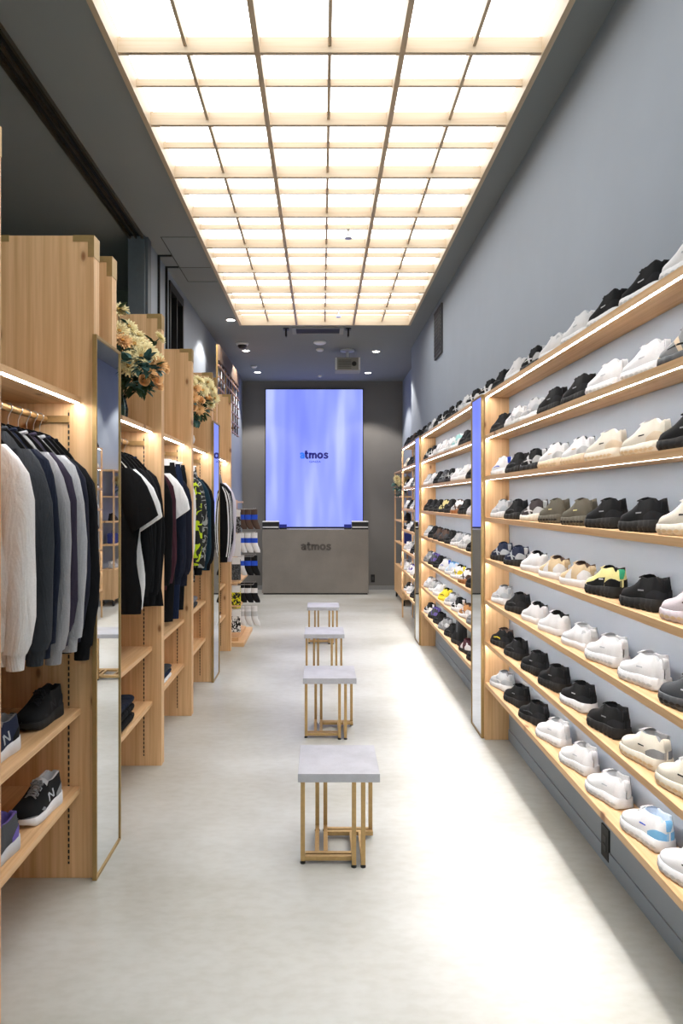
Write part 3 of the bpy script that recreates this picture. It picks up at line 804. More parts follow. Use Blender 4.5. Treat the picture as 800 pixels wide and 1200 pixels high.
# looks: style, upper, sole, overlay, lining, mark
K = {
 'bk':  (('cloud','black','black','black2','black','grey'), 'all black running shoe'),
 'bk2': (('runner','black','black','black2','black','dgrey'), 'black chunky sneaker'),
 'bkw': (('cloud','black','white','black2','black','lgrey'), 'black sneaker with white sole'),
 'bks': (('runner','black','black2','lgrey','black','white'), 'black sneaker with pale stripes'),
 'wh':  (('cloud','white','white','white','lgrey','silver'), 'plain white running shoe'),
 'wh2': (('court','white','white','white','lgrey','lgrey'), 'plain white low sneaker'),
 'whb': (('court','white','white','white','black','white'), 'white sneaker with black collar'),
 'whbl':(('runner','white','white','white','lgrey','blue'), 'white sneaker with blue mark'),
 'whbe':(('cloud','white','beige','lgrey','dgrey','sand'), 'white shoe with beige sole'),
 'cr':  (('cloud','cream','cream','beige','white','black'), 'cream shoe with black tag'),
 'crg': (('cloud','cream','cream','grey','grey','black'), 'cream shoe with grey heel'),
 'lg':  (('runner','lgrey','white','silver','grey','white'), 'light grey chunky sneaker'),
 'wg':  (('runner','white','lgrey','lgrey','grey','silver'), 'white and grey sneaker'),
 'bg':  (('runner','grey','dgrey','beige','mauve','black'), 'grey-beige technical sneaker'),
 'ol':  (('cloud','olive','olive','olive','olive','butter'), 'olive grey running shoe'),
 'me':  (('runner','mesh','cream','lgrey','mesh','white'), 'dark mesh shoe with white stripes'),
 'nv':  (('runner','navy','black','silver','navy','silver'), 'dark navy and silver sneaker'),
 'san': (('court','sand','white','white','brown','sand'), 'sand and white sneaker'),
 'yb':  (('cloud','butter','black','black','black','white'), 'black and pale yellow shoe'),
 'mv':  (('cloud','mauve','mauve','lgrey','mauve','maroon'), 'pale mauve running shoe'),
 'by':  (('runner','black','black','black2','brown','yellow'), 'black sneaker with yellow trim'),
 'wb':  (('cloud','white','white','sky','paleblue','blue'), 'white shoe with blue heel'),
 'wgr': (('cloud','white','white','white','dgrey','black'), 'white shoe with black mark'),
 'dn':  (('cloud','dgrey','dgrey','grey','black','white'), 'dark charcoal running shoe'),
 'dg':  (('runner','dgrey','dgrey','grey','black','silver'), 'dark grey sneaker'),
 'tl':  (('runner','teal','white','white','white','white'), 'pale teal sneaker'),
 'ylb': (('runner','butter','black','black','black','black'), 'yellow and black sneaker'),
 'wbr': (('runner','white','gum','brown','brown','brown'), 'white and brown sneaker'),
 'dbr': (('runner','brown','black','dgrey','black','dgrey'), 'dark brown sneaker'),
 'pb':  (('runner','paleblue','white','white','sky','white'), 'pale blue and white sneaker'),
 'wy':  (('runner','white','white','yellow','black','black'), 'white sneaker with yellow trim'),
 'ye':  (('runner','yellow','yellow','yellow','black','black'), 'bright yellow sneaker'),
 'tan': (('runner','tan','white','white','brown','brown'), 'tan patterned sneaker'),
 'dp':  (('runner','dgrey','black','purple','purple','dgrey'), 'dark purple-grey sneaker'),
 'mw':  (('court','maroon','black','white','maroon','white'), 'maroon and white sneaker'),
 'boot':(('boot','black','black','black','black2','dgrey'), 'tall black pull-on boot'),
 'gy':  (('runner','grey','grey','lgrey','dgrey','lgrey'), 'grey sneaker'),
 'bl':  (('runner','blue','navy','navy','navy','sky'), 'deep blue sneaker'),
 'pw':  (('runner','white','white','purple','purple','purple'), 'white and purple sneaker'),
 'bw':  (('runner','black','white','white','black','white'), 'black and white sneaker'),
}
ORD = ['first','second','third','fourth','fifth','sixth','seventh','eighth','ninth','tenth']
SHN = ['lowest shelf', 'second shelf up', 'third shelf up', 'fourth shelf up', 'fifth shelf up', 'sixth shelf up', 'seventh shelf up', 'top shelf']
near = {7: 'bk2 wh bks wh2 wh bkw bkw wh', 6: 'bk2 wg lg bk bk wh wh bg', 5: 'whbl bk2 bks whbe whbe cr cr bk', 4: 'lg bk2 me ol ol bk bk cr',
        3: 'nv nv whb san san yb bk mv', 2: 'lg bk2 whb whb wh2 wh wh dn', 1: 'by bk2 bk bk bkw bk crg cr', 0: 'lg bk bk2 wh wh wh wb wgr'}
YN = [4.44, 4.10, 3.77, 3.46, 3.13, 2.82, 2.49, 2.20]
for i, row in near.items():
    for k, key in enumerate(row.split()):
        look, txt = K[key]
        y = YN[k]+random.uniform(-.015, .015)
        shoe((1.17, y-.025, SZ[i]+.0003), math.radians(random.uniform(4, 8)+(4 if i == 0 else 0)), look,
             "%s, near right shelving, %s, %s from far end" % (txt, SHN[i], ORD[k]), 'shoes on the near right shelving')
mid = {7: 'dg wg bk bw bk2 bks wg bw', 6: 'bks bw wg wh wg tl bk2 bk', 5: 'lg wg bk2 dg bks wh2 wh bk2', 4: 'bk bk2 bk2 ylb bk wbr bk2 wg',
       3: 'lg bk dbr dbr bk2 lg wg bk2', 2: 'gy dp bk2 whbl pb wy wbr bk', 1: 'wg lg wh ye lg bw tan gy', 0: 'bw dp bk2 gy bk2 boot mw bk2'}
for i, row in mid.items():
    for k, key in enumerate(row.split()):
        look, txt = K[key]
        shoe((1.164, 7.33-k*.312+random.uniform(-.012, .012), SZ[i]+.0003), math.radians(random.uniform(4, 9)), look,
             "%s, middle right shelving, %s, %s from far end" % (txt, SHN[i], ORD[k]), 'shoes on the middle right shelving', small=True)
far = {7: 'bk bk2 dbr bk', 6: 'cr bk2 bk dg', 5: 'bw wh dg wg', 4: 'wg bk2 lg bk', 3: 'bks lg bk2 bk', 2: 'wg lg bk bw', 1: 'wg pw wh bk', 0: 'bw lg bk2 bk'}
for i, row in far.items():
    for k, key in enumerate(row.split()):
        look, txt = K[key]
        shoe((1.164, 9.13-k*.33, SZ[i]+.0003), math.radians(random.uniform(4, 9)), look,
             "%s, farthest right shelving, %s, %s from back" % (txt, SHN[i], ORD[k]), 'shoes on the farthest right shelving', small=True)
for y, key, lab in ((4.745, 'bw', 'black and white sneaker on top of the nearer right mirror pillar'), (7.70, 'bk', 'black sneaker on top of the farther right mirror pillar')):
    shoe((1.168, y, 2.3103), math.radians(10), K[key][0], lab, 'shoes on the mirror pillars', small=True)
# left near bay shoes
G = 'sneakers on the lower shelves of the near left bay'
shoe((-1.115, 2.70, .7203), math.radians(171), ('nb','black','black','black2','black','black2'), 'all black sneaker on the upper low shelf of the near left bay', G, scale=1.08)
shoe((-1.12, 2.31, .7203), math.radians(171), ('nb','navy','white','black','grey','silver'), 'dark sneaker with white sole at left edge, upper low shelf', G, scale=1.08)
shoe((-1.095, 2.63, .3903), math.radians(170), ('nb','black','white','grey','lgrey','silver'), 'black sneaker with silver N on the bottom left shelf', G, scale=1.08)
shoe((-1.105, 2.27, .3903), math.radians(170), ('nb','dgrey','lgrey','purple','purple','dgrey'), 'grey sneaker with purple collar at left edge, bottom shelf', G, scale=1.08)

# ------------------------------------------------------------------ clothes
GARM = {}
def ell(cx, cy, z, a, b, n=20, ph=0, amp=0, fr=5, tilt=0):
    pts = []
    for k in range(n):
        t = 2*PI*k/n
        r = 1+amp*math.sin(fr*t+ph)
        pts.append((cx+a*math.cos(t)*(1+amp*.3*math.sin(fr*t+ph)), cy+b*math.sin(t)*r*(1+.5*amp*math.sin(9*t+ph*2)), z+tilt*math.cos(t)))
    return pts
def garment_data(kind, seed):
    key = (kind, seed)
    if key in GARM: return GARM[key]
    R = random.Random(seed*31+hash(kind) % 7 if False else seed*31+len(kind))
    ph = R.uniform(0, 6); sx = R.uniform(-.008, .008)
    D = {}
    if kind in ('sweat', 'tee', 'jacket', 'longtee'):
        bodyw = {'sweat': .185, 'tee': .205, 'jacket': .19, 'longtee': .185}[kind]
        hem = {'sweat': -.86, 'tee': -.90, 'jacket': -.80, 'longtee': -.95}[kind]+R.uniform(-.03, .02)
        th = {'sweat': .027, 'tee': .018, 'jacket': .03, 'longtee': .02}[kind]
        b = MB(); rings = []
        prof = [(-.098, .058, .5), (-.104, .070, .62), (-.128, .092, .75), (-.17, .122, .85), (-.21, .150, .95), (-.25, .168, 1), (-.32, .172, 1.05), (-.40, bodyw*.93, 1.1)]
        for i in range(1, 9): prof.append((-.40+(hem+.40)*i/8, bodyw*(.94+.06*math.sin(i*.9+ph)), 1.1+.12*math.sin(i*1.3+ph)))
        for i, (z, a, tt) in enumerate(prof):
            am = .04+.32*min(1, max(0, i-3)/10)
            rings.append(ell(sx*i*.3, 0, z, a, th*tt, 36, ph+i*.12, am, 5+seed % 3))
        b.loft(rings); D['body'] = data_of(b, 'garment_body')
        # collar
        cb = MB(); n = 24; rr = []
        for k in range(n+1):
            t = 2*PI*k/n; rr.append((.066*math.cos(t), .017*math.sin(t), -.103+.012*math.cos(t)*math.cos(t)))
        cb.tube(rr, .008 if kind != 'jacket' else .013, 6); D['collar'] = data_of(cb, 'collar')
        D['side'] = {}
        for sd in (1, -1):
            s = MB(); cu = MB(); st = MB()
            if kind == 'tee':
                path = [(.125, -.17, .035), (.16, -.235, .055), (.19, -.31, .064), (.215, -.39, .068), (.235, -.455, .066)]
                ty = .022
            else:
                L_ = -.93+R.uniform(-.02, .02)
                path = [(.115, -.165, .028), (.142, -.215, .042), (.160, -.28, .052), (.172, -.37, .057), (.180, -.50, .055), (.184, -.62, .052), (.183, -.74, .048), (.179, -.83, .042), (.174, L_+.05, .038)]
                ty = .030 if kind != 'longtee' else .022
            rings = []
            for i, (x, z, r) in enumerate(path):
                tl = .045*sd if kind == 'tee' else (.02*sd if i < 4 else .0)
                wob = .005*math.sin(i*1.7+ph)
                rings.append(ell(sd*x+wob, -.008+.006*math.sin(i+ph), z, r, ty*(.8+.4*r/.06*.5), 22, ph+i*.4, .10, 4, tl*min(1, i/2)))
            s.loft(rings)
            x, z, r = path[-1]
            if kind in ('sweat', 'jacket'):
                cu.loft([ell(sd*x, -.008, z+.004, r*.86, ty*.9, 22), ell(sd*(x-.004), -.008, z-.01, r*.80, ty*.82, 22), ell(sd*(x-.006), -.008, z-.055, r*.76, ty*.78, 22)])
            # three stripes run down the outer sleeve
            for j in (-1, 0, 1):
                g = []
                for i, (x, z, r) in enumerate(path[1:]):
                    an = .0 - (.55+j*.42)
                    px_, py = x+r*1.03*math.cos(an), -.008+ty*1.2*math.sin(an)
                    an2 = an-.2
                    g.append([(sd*(px_), py-.002, z), (sd*(x+r*1.03*math.cos(an2)), -.008+ty*1.2*math.sin(an2)-.002, z)])
                st.loft(g, False, False)
            D['side'][sd] = (data_of(s, 'sleeve'), data_of(cu, 'cuff') if kind in ('sweat', 'jacket') else None, data_of(st, 'sleeve_stripes'))
        if kind in ('sweat', 'jacket'):
            h_ = MB(); z, a, tt = prof[-1]
            h_.loft([ell(sx*5, 0, z+.004, a*1.0, th*tt*1.0, 30, ph, .1, 6), ell(sx*5, 0, z-.012, a*.93, th*tt*.92, 30, ph, .08, 6), ell(sx*5, 0, z-.055, a*.90, th*tt*.85, 30, ph, .08, 6)])
            D['hem_band'] = data_of(h_, 'hem_band')
    else:
        b = MB()
        wb = .165 if kind == 'trousers' else .17
        end = -1.12 if kind == 'trousers' else -.62
        b.loft([ell(0, 0, -.10, wb, .018, 30, ph, .05, 4), ell(0, 0, -.2, wb+.02, .024, 30, ph, .1, 4), ell(0, 0, -.36, wb+.02, .03, 30, ph+.4, .12, 4), ell(0, 0, -.42, wb+.015, .026, 30, ph+.6, .12, 4)])
        for sd in (1, -1):
            rings = []
            for i in range(9):
                z = -.38+(end+.38)*i/8; rings.append(ell(sd*(.095-.001*i), .0, z, .088-.003*i, .028, 22, ph+i*.35+sd, .14, 4))
            b.loft(rings)
        D['body'] = data_of(b, 'trouser_body')
        wbm = MB(); wbm.loft([ell(0, 0, -.085, wb-.003, .019, 30), ell(0, 0, -.12, wb+.004, .021, 30)]); D['waistband'] = data_of(wbm, 'waistband')
    GARM[key] = D
    return D
def hanger_data():
    if 'hanger' in GARM: return GARM['hanger']
    hk = MB()
    r = .024; path = [(math.cos(a)*r, 0, math.sin(a)*r-.0015-.0) for a in [PI*1.05-PI*1.15*i/12 for i in range(13)]]
    # hook sits over the rail (rail radius 14 mm, centre at z = 0)
    path = [(math.cos(a)*.0165, 0, math.sin(a)*.0165) for a in [PI*1.12-PI*1.42*i/14 for i in range(15)]]
    path += [(.004, 0, -.026), (0, 0, -.036), (0, 0, -.075)]
    hk.tube(path, .0018, 6)
    ar = MB()
    for sd in (1, -1):
        rings = []
        for (x, z, hh, yy) in ((0, -.070, .010, .004), (.04, -.084, .010, .005), (.08, -.112, .010, .006), (.125, -.160, .009, .008), (.145, -.186, .007, .008)):
            rings.append([(sd*x, -yy, z-hh), (sd*x, yy, z-hh), (sd*x, yy*.8, z+hh), (sd*x, -yy*.8, z+hh)])
        ar.loft(rings)
    GARM['hanger'] = (data_of(hk, 'hook'), data_of(ar, 'arms'))
    cb = MB(); cb.tube([(-.15, 0, -.072), (.15, 0, -.072)], .004, 8)
    cl = MB()
    for sd in (-1, 1): cl.box(sd*.12-.02, sd*.12+.02, -.026, .026, -.11, -.066, .002)
    cl.box(-.02, .02, -.02, .02, -.085, -.06, .002)
    GARM['clip'] = (data_of(cb, 'bar'), data_of(cl, 'clips', False))
    return GARM['hanger']
blackh = plain('hanger_black', (12, 12, 13), .9, spec=.1)
hk_steel = plain('hook_steel', (196, 198, 202), .3, .9)
def garment(y, kind, mats, txt, rail, seed=0, scale=1.0, rz=0.0, hem=None, stripes=False):
    """mats: main, collar/cuffs"""
    main, trim = mats
    rz = math.radians(rz)
    D = garment_data(kind, seed)
    loc = (ROD_X, y, ROD_Z)
    hanger_data()
    clip = kind in ('trousers', 'shorts')
    h = thing('clip_hanger' if clip else 'clothes_hanger', '%s hanger with the %s, %s rail' % ('clip' if clip else 'black', txt, rail), 'hanger', loc, rz, 'hangers on the left rails')
    mesh_inst('hook', GARM['hanger'][0], [hk_steel], h)
    if clip:
        mesh_inst('crossbar', GARM['clip'][0], [hk_steel], h); mesh_inst('clip', GARM['clip'][1], [white_pl], h)
    else: mesh_inst('hanger_arm', GARM['hanger'][1], [blackh], h)
    cat = {'sweat': 'sweatshirt', 'tee': 'T-shirt', 'longtee': 'shirt', 'jacket': 'jacket', 'trousers': 'trousers', 'shorts': 'shorts'}[kind]
    nm = {'sweat': 'sweatshirt', 'tee': 'tshirt', 'longtee': 'long_sleeve_shirt', 'jacket': 'track_jacket', 'trousers': 'trousers', 'shorts': 'shorts'}[kind]
    o = thing(nm, '%s hanging on the %s rail' % (txt, rail), cat, loc, rz, 'clothes on the %s rail' % rail)
    o.scale = (scale, 1, scale) if not isinstance(scale, tuple) else scale
    for k, n in (('body', 'garment_body'), ('collar', 'collar'), ('hem_band', 'hem_band'), ('waistband', 'waistband')):
        if k in D: mesh_inst(n, D[k], [main if k == 'body' else trim], o)
    for sd, (a, b_, c_) in D.get('side', {}).items():
        sl = mesh_inst('sleeve', a, [main], o)
        if b_: mesh_inst('cuff', b_, [trim], sl)
        if stripes: mesh_inst('sleeve_stripes', c_, [fab('white')], sl)
    return o
def cl(name, rgb):
    m = plain(name, rgb, .95, 0, .05, 160, 0, spec=.15)
    nt = m.node_tree; b = nt.nodes['Principled BSDF']
    n = N(nt, 'ShaderNodeTexNoise'); n.inputs['Scale'].default_value = 1.0; n.inputs['Detail'].default_value = 4; n.inputs['Distortion'].default_value = 1.2
    nt.links.new(coords(nt, (16, 16, 3.5)), n.inputs['Vector'])
    bp = N(nt, 'ShaderNodeBump'); bp.inputs['Strength'].default_value = .9; bp.inputs['Distance'].default_value = .02
    nt.links.new(n.outputs['Fac'], bp.inputs['Height']); nt.links.new(bp.outputs[0], b.inputs['Normal'])
    return m
c_white = cl('cotton_white', (226, 222, 222)); c_char = cl('cotton_charcoal', (56, 59, 64)); c_navy = cl('cotton_navy', (28, 33, 48)); c_grey = cl('cotton_grey_marl', (150, 150, 154))
c_plum = cl('cotton_dark_plum', (52, 47, 62)); c_lg = cl('cotton_light_grey', (168, 169, 174)); c_blk = cl('cotton_black', (19, 20, 23)); c_ink = cl('cotton_ink', (34, 36, 50)); c_mar = cl('cotton_maroon', (66, 38, 48))
c_teal = cl('cotton_dark_teal', (26, 48, 62)); c_dn = cl('denim_dark', (26, 36, 60)); c_lav = cl('cotton_lavender', (206, 200, 214)); c_mid = cl('cotton_mid_grey', (112, 113, 120)); c_w2 = cl('cotton_bright_white', (238, 238, 240))
camo_y = pattern('neon_camouflage', (20, 22, 22), (28, 30, 30), (190, 214, 30), 16, .46)
camo_w = pattern('mono_camouflage', (22, 23, 24), (150, 152, 154), (30, 31, 32), 15, .50)
r1 = 'nearest left'
garment(2.23, 'sweat', (c_white, c_white), 'off-white sweatshirt', r1, 0, .98, 3)
garment(2.38, 'sweat', (c_char, c_char), 'charcoal sweatshirt', r1, 1, 1.0, 1)
garment(2.46, 'sweat', (c_navy, c_navy), 'dark navy sweatshirt', r1, 2, .97, -1)
garment(2.54, 'sweat', (c_grey, c_grey), 'mid-grey marl sweatshirt', r1, 3, 1.0, 2)
garment(2.625, 'sweat', (c_plum, c_plum), 'dark plum sweatshirt', r1, 4, .98, 0)
garment(2.70, 'sweat', (c_lg, c_lg), 'light grey sweatshirt', r1, 5, 1.01, 1)
garment(2.765, 'sweat', (c_ink, c_ink), 'ink blue sweatshirt', r1, 6, .98, -1)
garment(2.825, 'sweat', (c_blk, c_blk), 'black sweatshirt', r1, 7, 1.05, 0)
r2 = 'second left'
garment(3.56, 'tee', (c_blk, c_blk), 'black short-sleeved T-shirt', r2, 0, 1.03, 2)
garment(3.67, 'tee', (c_w2, c_w2), 'white short-sleeved T-shirt', r2, 1, 1.05, 0)
garment(3.77, 'longtee', (c_blk, c_blk), 'first black long shirt behind white T-shirt', r2, 2, 1.0, 1)
garment(3.86, 'longtee', (c_blk, c_blk), 'second black long shirt behind white T-shirt', r2, 3, .99, -2)
garment(3.95, 'sweat', (c_blk, c_blk), 'black sweatshirt', r2, 1, 1.03, 0)
garment(4.04, 'longtee', (c_blk, c_navy), 'last black long shirt', r2, 5, 1.0, 1)
r3 = 'third left'
garment(4.30, 'longtee', (c_blk, c_blk), 'black long shirt', r3, 0, .98, 0)
garment(4.41, 'longtee', (c_mar, c_mar), 'maroon long shirt', r3, 1, .98, 1)
garment(4.53, 'tee', (c_w2, c_navy), 'white T-shirt with navy collar', r3, 2, .98, 0)
garment(4.62, 'trousers', (c_blk, c_blk), 'black trousers', r3, 3, 1.04, 0)
garment(4.71, 'jacket', (c_navy, c_navy), 'navy jacket', r3, 4, 1.0, -1)
garment(4.80, 'trousers', (c_dn, c_navy), 'dark denim trousers', r3, 5, 1.05, 0)
garment(4.90, 'longtee', (c_ink, c_ink), 'ink blue long shirt', r3, 6, 1.02, 1)
garment(4.98, 'trousers', (c_blk, c_blk), 'farthest black trousers', r3, 7, 1.02, 1)
r4 = 'fourth left'
garment(5.24, 'longtee', (c_w2, c_w2), 'white long shirt', r4, 0, .86, 0)
garment(5.33, 'longtee', (camo_y, c_blk), 'neon yellow camouflage shirt', r4, 1, (1.0, 1, .95), 0)
garment(5.43, 'sweat', (camo_w, c_blk), 'black and white camouflage sweatshirt', r4, 2, (1.08, 1, 1.0), 2)
garment(5.53, 'trousers', (camo_w, c_blk), 'black and white camouflage trousers', r4, 3, .9, 0)
garment(5.66, 'jacket', (c_teal, c_teal), 'dark teal jacket', r4, 4, (1.08, 1, 1), 0)
garment(5.78, 'jacket', (c_blk, c_blk), 'plain black jacket', r4, 5, (1.12, 1, 1.02), 0)
r5 = 'farthest left'
garment(6.60, 'jacket', (c_blk, c_blk), 'black track jacket with three white sleeve stripes', r5, 0, (1.28, 1.3, 1.0), 4, stripes=True)
garment(6.70, 'trousers', (c_mid, c_mid), 'grey trousers', r5, 1, 1.06, 0)
garment(6.84, 'jacket', (c_ink, c_w2), 'dark blue jacket with white collar', r5, 2, (1.2, 1, 1), 0)
garment(6.97, 'sweat', (c_lav, c_lav), 'pale lavender sweatshirt', r5, 3, (1.26, 1, 1.02), 0)
garment(7.08, 'sweat', (c_mid, c_mid), 'grey sweatshirt', r5, 4, .95, 0)

def folded(x, y, z, w, d, layers, lab, nm='folded_shirt'):
    o = thing(nm, lab, 'clothes', (x, y, z), 0)
    zz = 0
    for k, (m, h) in enumerate(layers):
        b = MB(); R = random.Random(k+int(y*10)); rings = []
        for i in range(9):
            t = i/8; yy = (t-.5)*d
            r = []
            for j in range(20):
                a = 2*PI*j/20; ca, sa = math.cos(a), math.sin(a)
                r.append((math.copysign(abs(ca)**.35, ca)*w/2*(1-.06*(2*t-1)**6), yy*(1-.03*R.random()), zz+h/2+math.copysign(abs(sa)**.6, sa)*h/2*(1-.25*abs(2*t-1)**5)+.003*math.sin(j*.9+i*1.1+k)*(1 if sa > 0 else 0)))
            rings.append(r)
        b.loft(rings).build('folded_layer', m, o, True)
        zz += h
    return o
folded(-1.13, 3.62, .3905, .20, .32, ((c_blk, .05), (c_blk, .05), (c_navy, .035)), 'stack of black folded clothes on the low shelf behind first mirror')
folded(-1.12, 4.56, .3905, .18, .3, ((c_w2, .03), (c_dn, .03), (c_char, .022)), 'stack of white and navy folded clothes on a low left shelf')
folded(-1.12, 5.55, .7205, .18, .3, ((c_char, .045), (c_mid, .04)), 'stack of dark grey folded clothes on a low left shelf')
folded(-1.12, 6.85, .3905, .18, .3, ((c_w2, .035), (c_navy, .04)), 'small white and navy folded stack in the farthest left bay')

# ------------------------------------------------------------------ flowers
f_cream = plain('petal_cream', (240, 228, 182), .8, 0, .06, 60); f_peach = plain('petal_peach', (236, 194, 140), .8, 0, .1, 60); f_core = plain('flower_core', (176, 134, 70), .9)
leaf_d = plain('leaf_dark_green', (44, 72, 44), .7, 0, .2, 30); leaf_t = plain('leaf_blue_green', (66, 104, 100), .7, 0, .15, 30); stem_m = plain('stem_green', (52, 64, 36), .8)
def mum():
    b = MB(); c = b.bm.verts.new((0, 0, 0))
    for ring, (n, r, el) in enumerate(((20, 1.0, .05), (18, .95, .3), (16, .82, .6), (12, .62, .9), (8, .42, 1.2))):
        for k in range(n):
            a = 2*PI*k/n+ring*.3; rr = r*(1+.12*math.sin(k*2.7+ring)); d = Vector((math.cos(a)*math.cos(el), math.sin(a)*math.cos(el), math.sin(el))); s = Vector((-math.sin(a), math.cos(a), 0))
            w = .09*r+.03; lift = Vector((0, 0, .10*r))
            v = [b.bm.verts.new(q) for q in (d*rr*.6+s*w+lift, d*rr+s*w*.45, d*rr-s*w*.45, d*rr*.6-s*w+lift, d*rr*.6)]
            b.bm.faces.new((c, v[0], v[4])); b.bm.faces.new((v[0], v[1], v[4])); b.bm.faces.new((v[1], v[2], v[4])); b.bm.faces.new((v[2], v[3], v[4])); b.bm.faces.new((v[3], c, v[4]))
    return data_of(b, 'blossom', False)
def rose():
    b = MB()
    for ring, (n, r, h) in enumerate(((5, 1.0, .75), (5, .75, .95), (4, .5, 1.05), (3, .25, 1.05))):
        for k in range(n):
            a0 = 2*PI*k/n+ring*.6; g = []
            for j in range(5):
                f = j/4; rr = r*(.35+.75*f**.7); zz = h*f-.15+(-.12*(1-ring/3) if j == 4 else 0)
                row = []
                for i in range(6):
                    a = a0+(i/5-.5)*(2*PI/n*1.35); e = 1-.12*abs(i/5-.5)*2*f
                    row.append((math.cos(a)*rr*e, math.sin(a)*rr*e, zz*e))
                g.append(row)
            b.loft(g, False, False)
    return data_of(b, 'rose_blossom')
def core():
    b = MB(); b.lathe([(.001, .1), (.16, .12), (.2, .26), (.12, .34), (.001, .36)], 10); return data_of(b, 'flower_centre')
MUM, ROSE, CORE = mum(), rose(), core()
def leaf(b, p, d, up, L_, w):
    d = d.normalized(); s = d.cross(up).normalized(); n = s.cross(d)
    pts = [(0, 0), (.25, .8), (.5, 1), (.62, .7), (.8, .6), (1, 0)]
    mid = [p+d*L_*t-n*L_*.35*t*t for t, _ in pts]
    Lf = [b.bm.verts.new(mid[i]+s*w*pts[i][1]+n*w*.25*pts[i][1]) for i in range(6)]; M = [b.bm.verts.new(m) for m in mid]; Rt = [b.bm.verts.new(mid[i]-s*w*pts[i][1]+n*w*.25*pts[i][1]) for i in range(6)]
    for i in range(5):
        for A, B in ((Lf, M), (M, Rt)):
            b.bm.faces.new((A[i], B[i], B[i+1], A[i+1]))
def bouquet(loc, lab, blooms, vase='jar', seed=0, leafn=46, clusters=(), hang=True, H=.30, spread=(.12, .17)):
    R = random.Random(seed)
    o = thing('flower_vase', lab, 'flowers', loc, 0, 'vases of artificial flowers')
    if vase == 'jar':
        MB().lathe([(.001, 0), (.034, 0), (.042, .02), (.045, .06), (.036, .10), (.030, .125), (.034, .135), (.030, .135), (.027, .122), (.038, .06), (.03, .012), (.001, .01)], 24).build('vase', vase_glass, o, True)
        MB().lathe([(.001, .012), (.028, .013), (.036, .06), (.033, .08), (.001, .08)], 20).build('water', plain('vase_filling', (70, 100, 84), .3), o, True)
        neck = .12
    elif vase == 'round':
        MB().lathe([(.001, 0), (.03, 0), (.05, .02), (.058, .05), (.05, .08), (.025, .1), (.027, .11), (.02, .11), (.018, .1), (.001, .09)], 24).build('vase', white_pl, o, True); neck = .1
    else:
        MB().lathe([(.001, 0), (.045, 0), (.055, .10), (.05, .10), (.001, .08)], 24).build('vase', white_pl, o, True); neck = .09
    st, lv, lv2 = MB(), MB(), MB()
    for (bx, by, bz, sz, kind) in blooms:
        p0 = Vector((R.uniform(-.012, .012), R.uniform(-.012, .012), neck-.05)); p2 = Vector((bx, by, bz)); p1 = p0.lerp(p2, .5)+Vector((0, 0, .05)); p1.x *= .6; p1.y *= .6
        path = [p0*(1-t)**2+p1*2*t*(1-t)+p2*t*t for t in [i/7 for i in range(8)]]
        st.tube(path, .0028, 5)
        nrm = (p2-Vector((0, 0, neck+.02))).normalized()
        cam = Vector((1.0, -2.2, -.5)).normalized()
        nrm = (nrm*.6+cam*.8+Vector((R.uniform(-.3,.3), R.uniform(-.3,.3), R.uniform(-.2,.4)))).normalized()
        q = nrm.to_track_quat('Z', 'Y').to_euler()
        bl = mesh_inst('rose_blossom' if kind == 'r' else 'blossom', ROSE if kind == 'r' else MUM, [f_peach if kind in 'rp' else f_cream], o)
        bl.location = p2; bl.rotation_euler = q; bl.scale = (sz*(.8 if kind == 'r' else 1.15),)*3
        if kind != 'r': mesh_inst('flower_centre', CORE, [f_core], bl)
    for k in range(leafn):
        (bx, by, bz, sz, kind) = R.choice(blooms); t = R.uniform(.45, 1.04)
        p = Vector((bx*t*.9, by*t*.9, neck+(bz-neck)*t*R.uniform(.85, 1.0)))
        d = Vector((R.uniform(-1, 1), R.uniform(-1, 1), R.uniform(-.5, .6)))
        leaf(lv if k % 3 else lv2, p, d, Vector((0, 0, 1)) if abs(d.normalized().z) < .9 else Vector((0, 1, 0)), R.uniform(.05, .085), R.uniform(.016, .026))
    for (cx, cy, cz, cn, cr) in clusters:
        for k in range(cn):
            d = Vector((R.uniform(-1, 1), R.uniform(-1, .1), R.uniform(-.7, .7)))
            leaf(lv2, Vector((cx, cy, cz))+d*cr*.3, d, Vector((0, 0, 1)), R.uniform(.045, .07), R.uniform(.016, .024))
    st.build('stems', stem_m, o, True)
    lv.build('leaves', leaf_d, o)['kind'] = 'stuff'; lv2.build('pale_leaves', leaf_t, o)['kind'] = 'stuff'
    return o
def dome_blooms(n, seed, c, rx, rz_, sz, peach=.3):
    R = random.Random(seed); out = []
    for k in range(n):
        a = 2.399*k; f = math.sqrt((k+.5)/n)
        out.append((c[0]+rx*f*math.cos(a), c[1]+rx*.7*f*math.sin(a), c[2]+rz_*(math.sin(a*1.7+k)*.7), sz*R.uniform(.8, 1.15), 'r' if R.random() < peach*.6 else ('p' if R.random() < peach else 'm')))
    return out
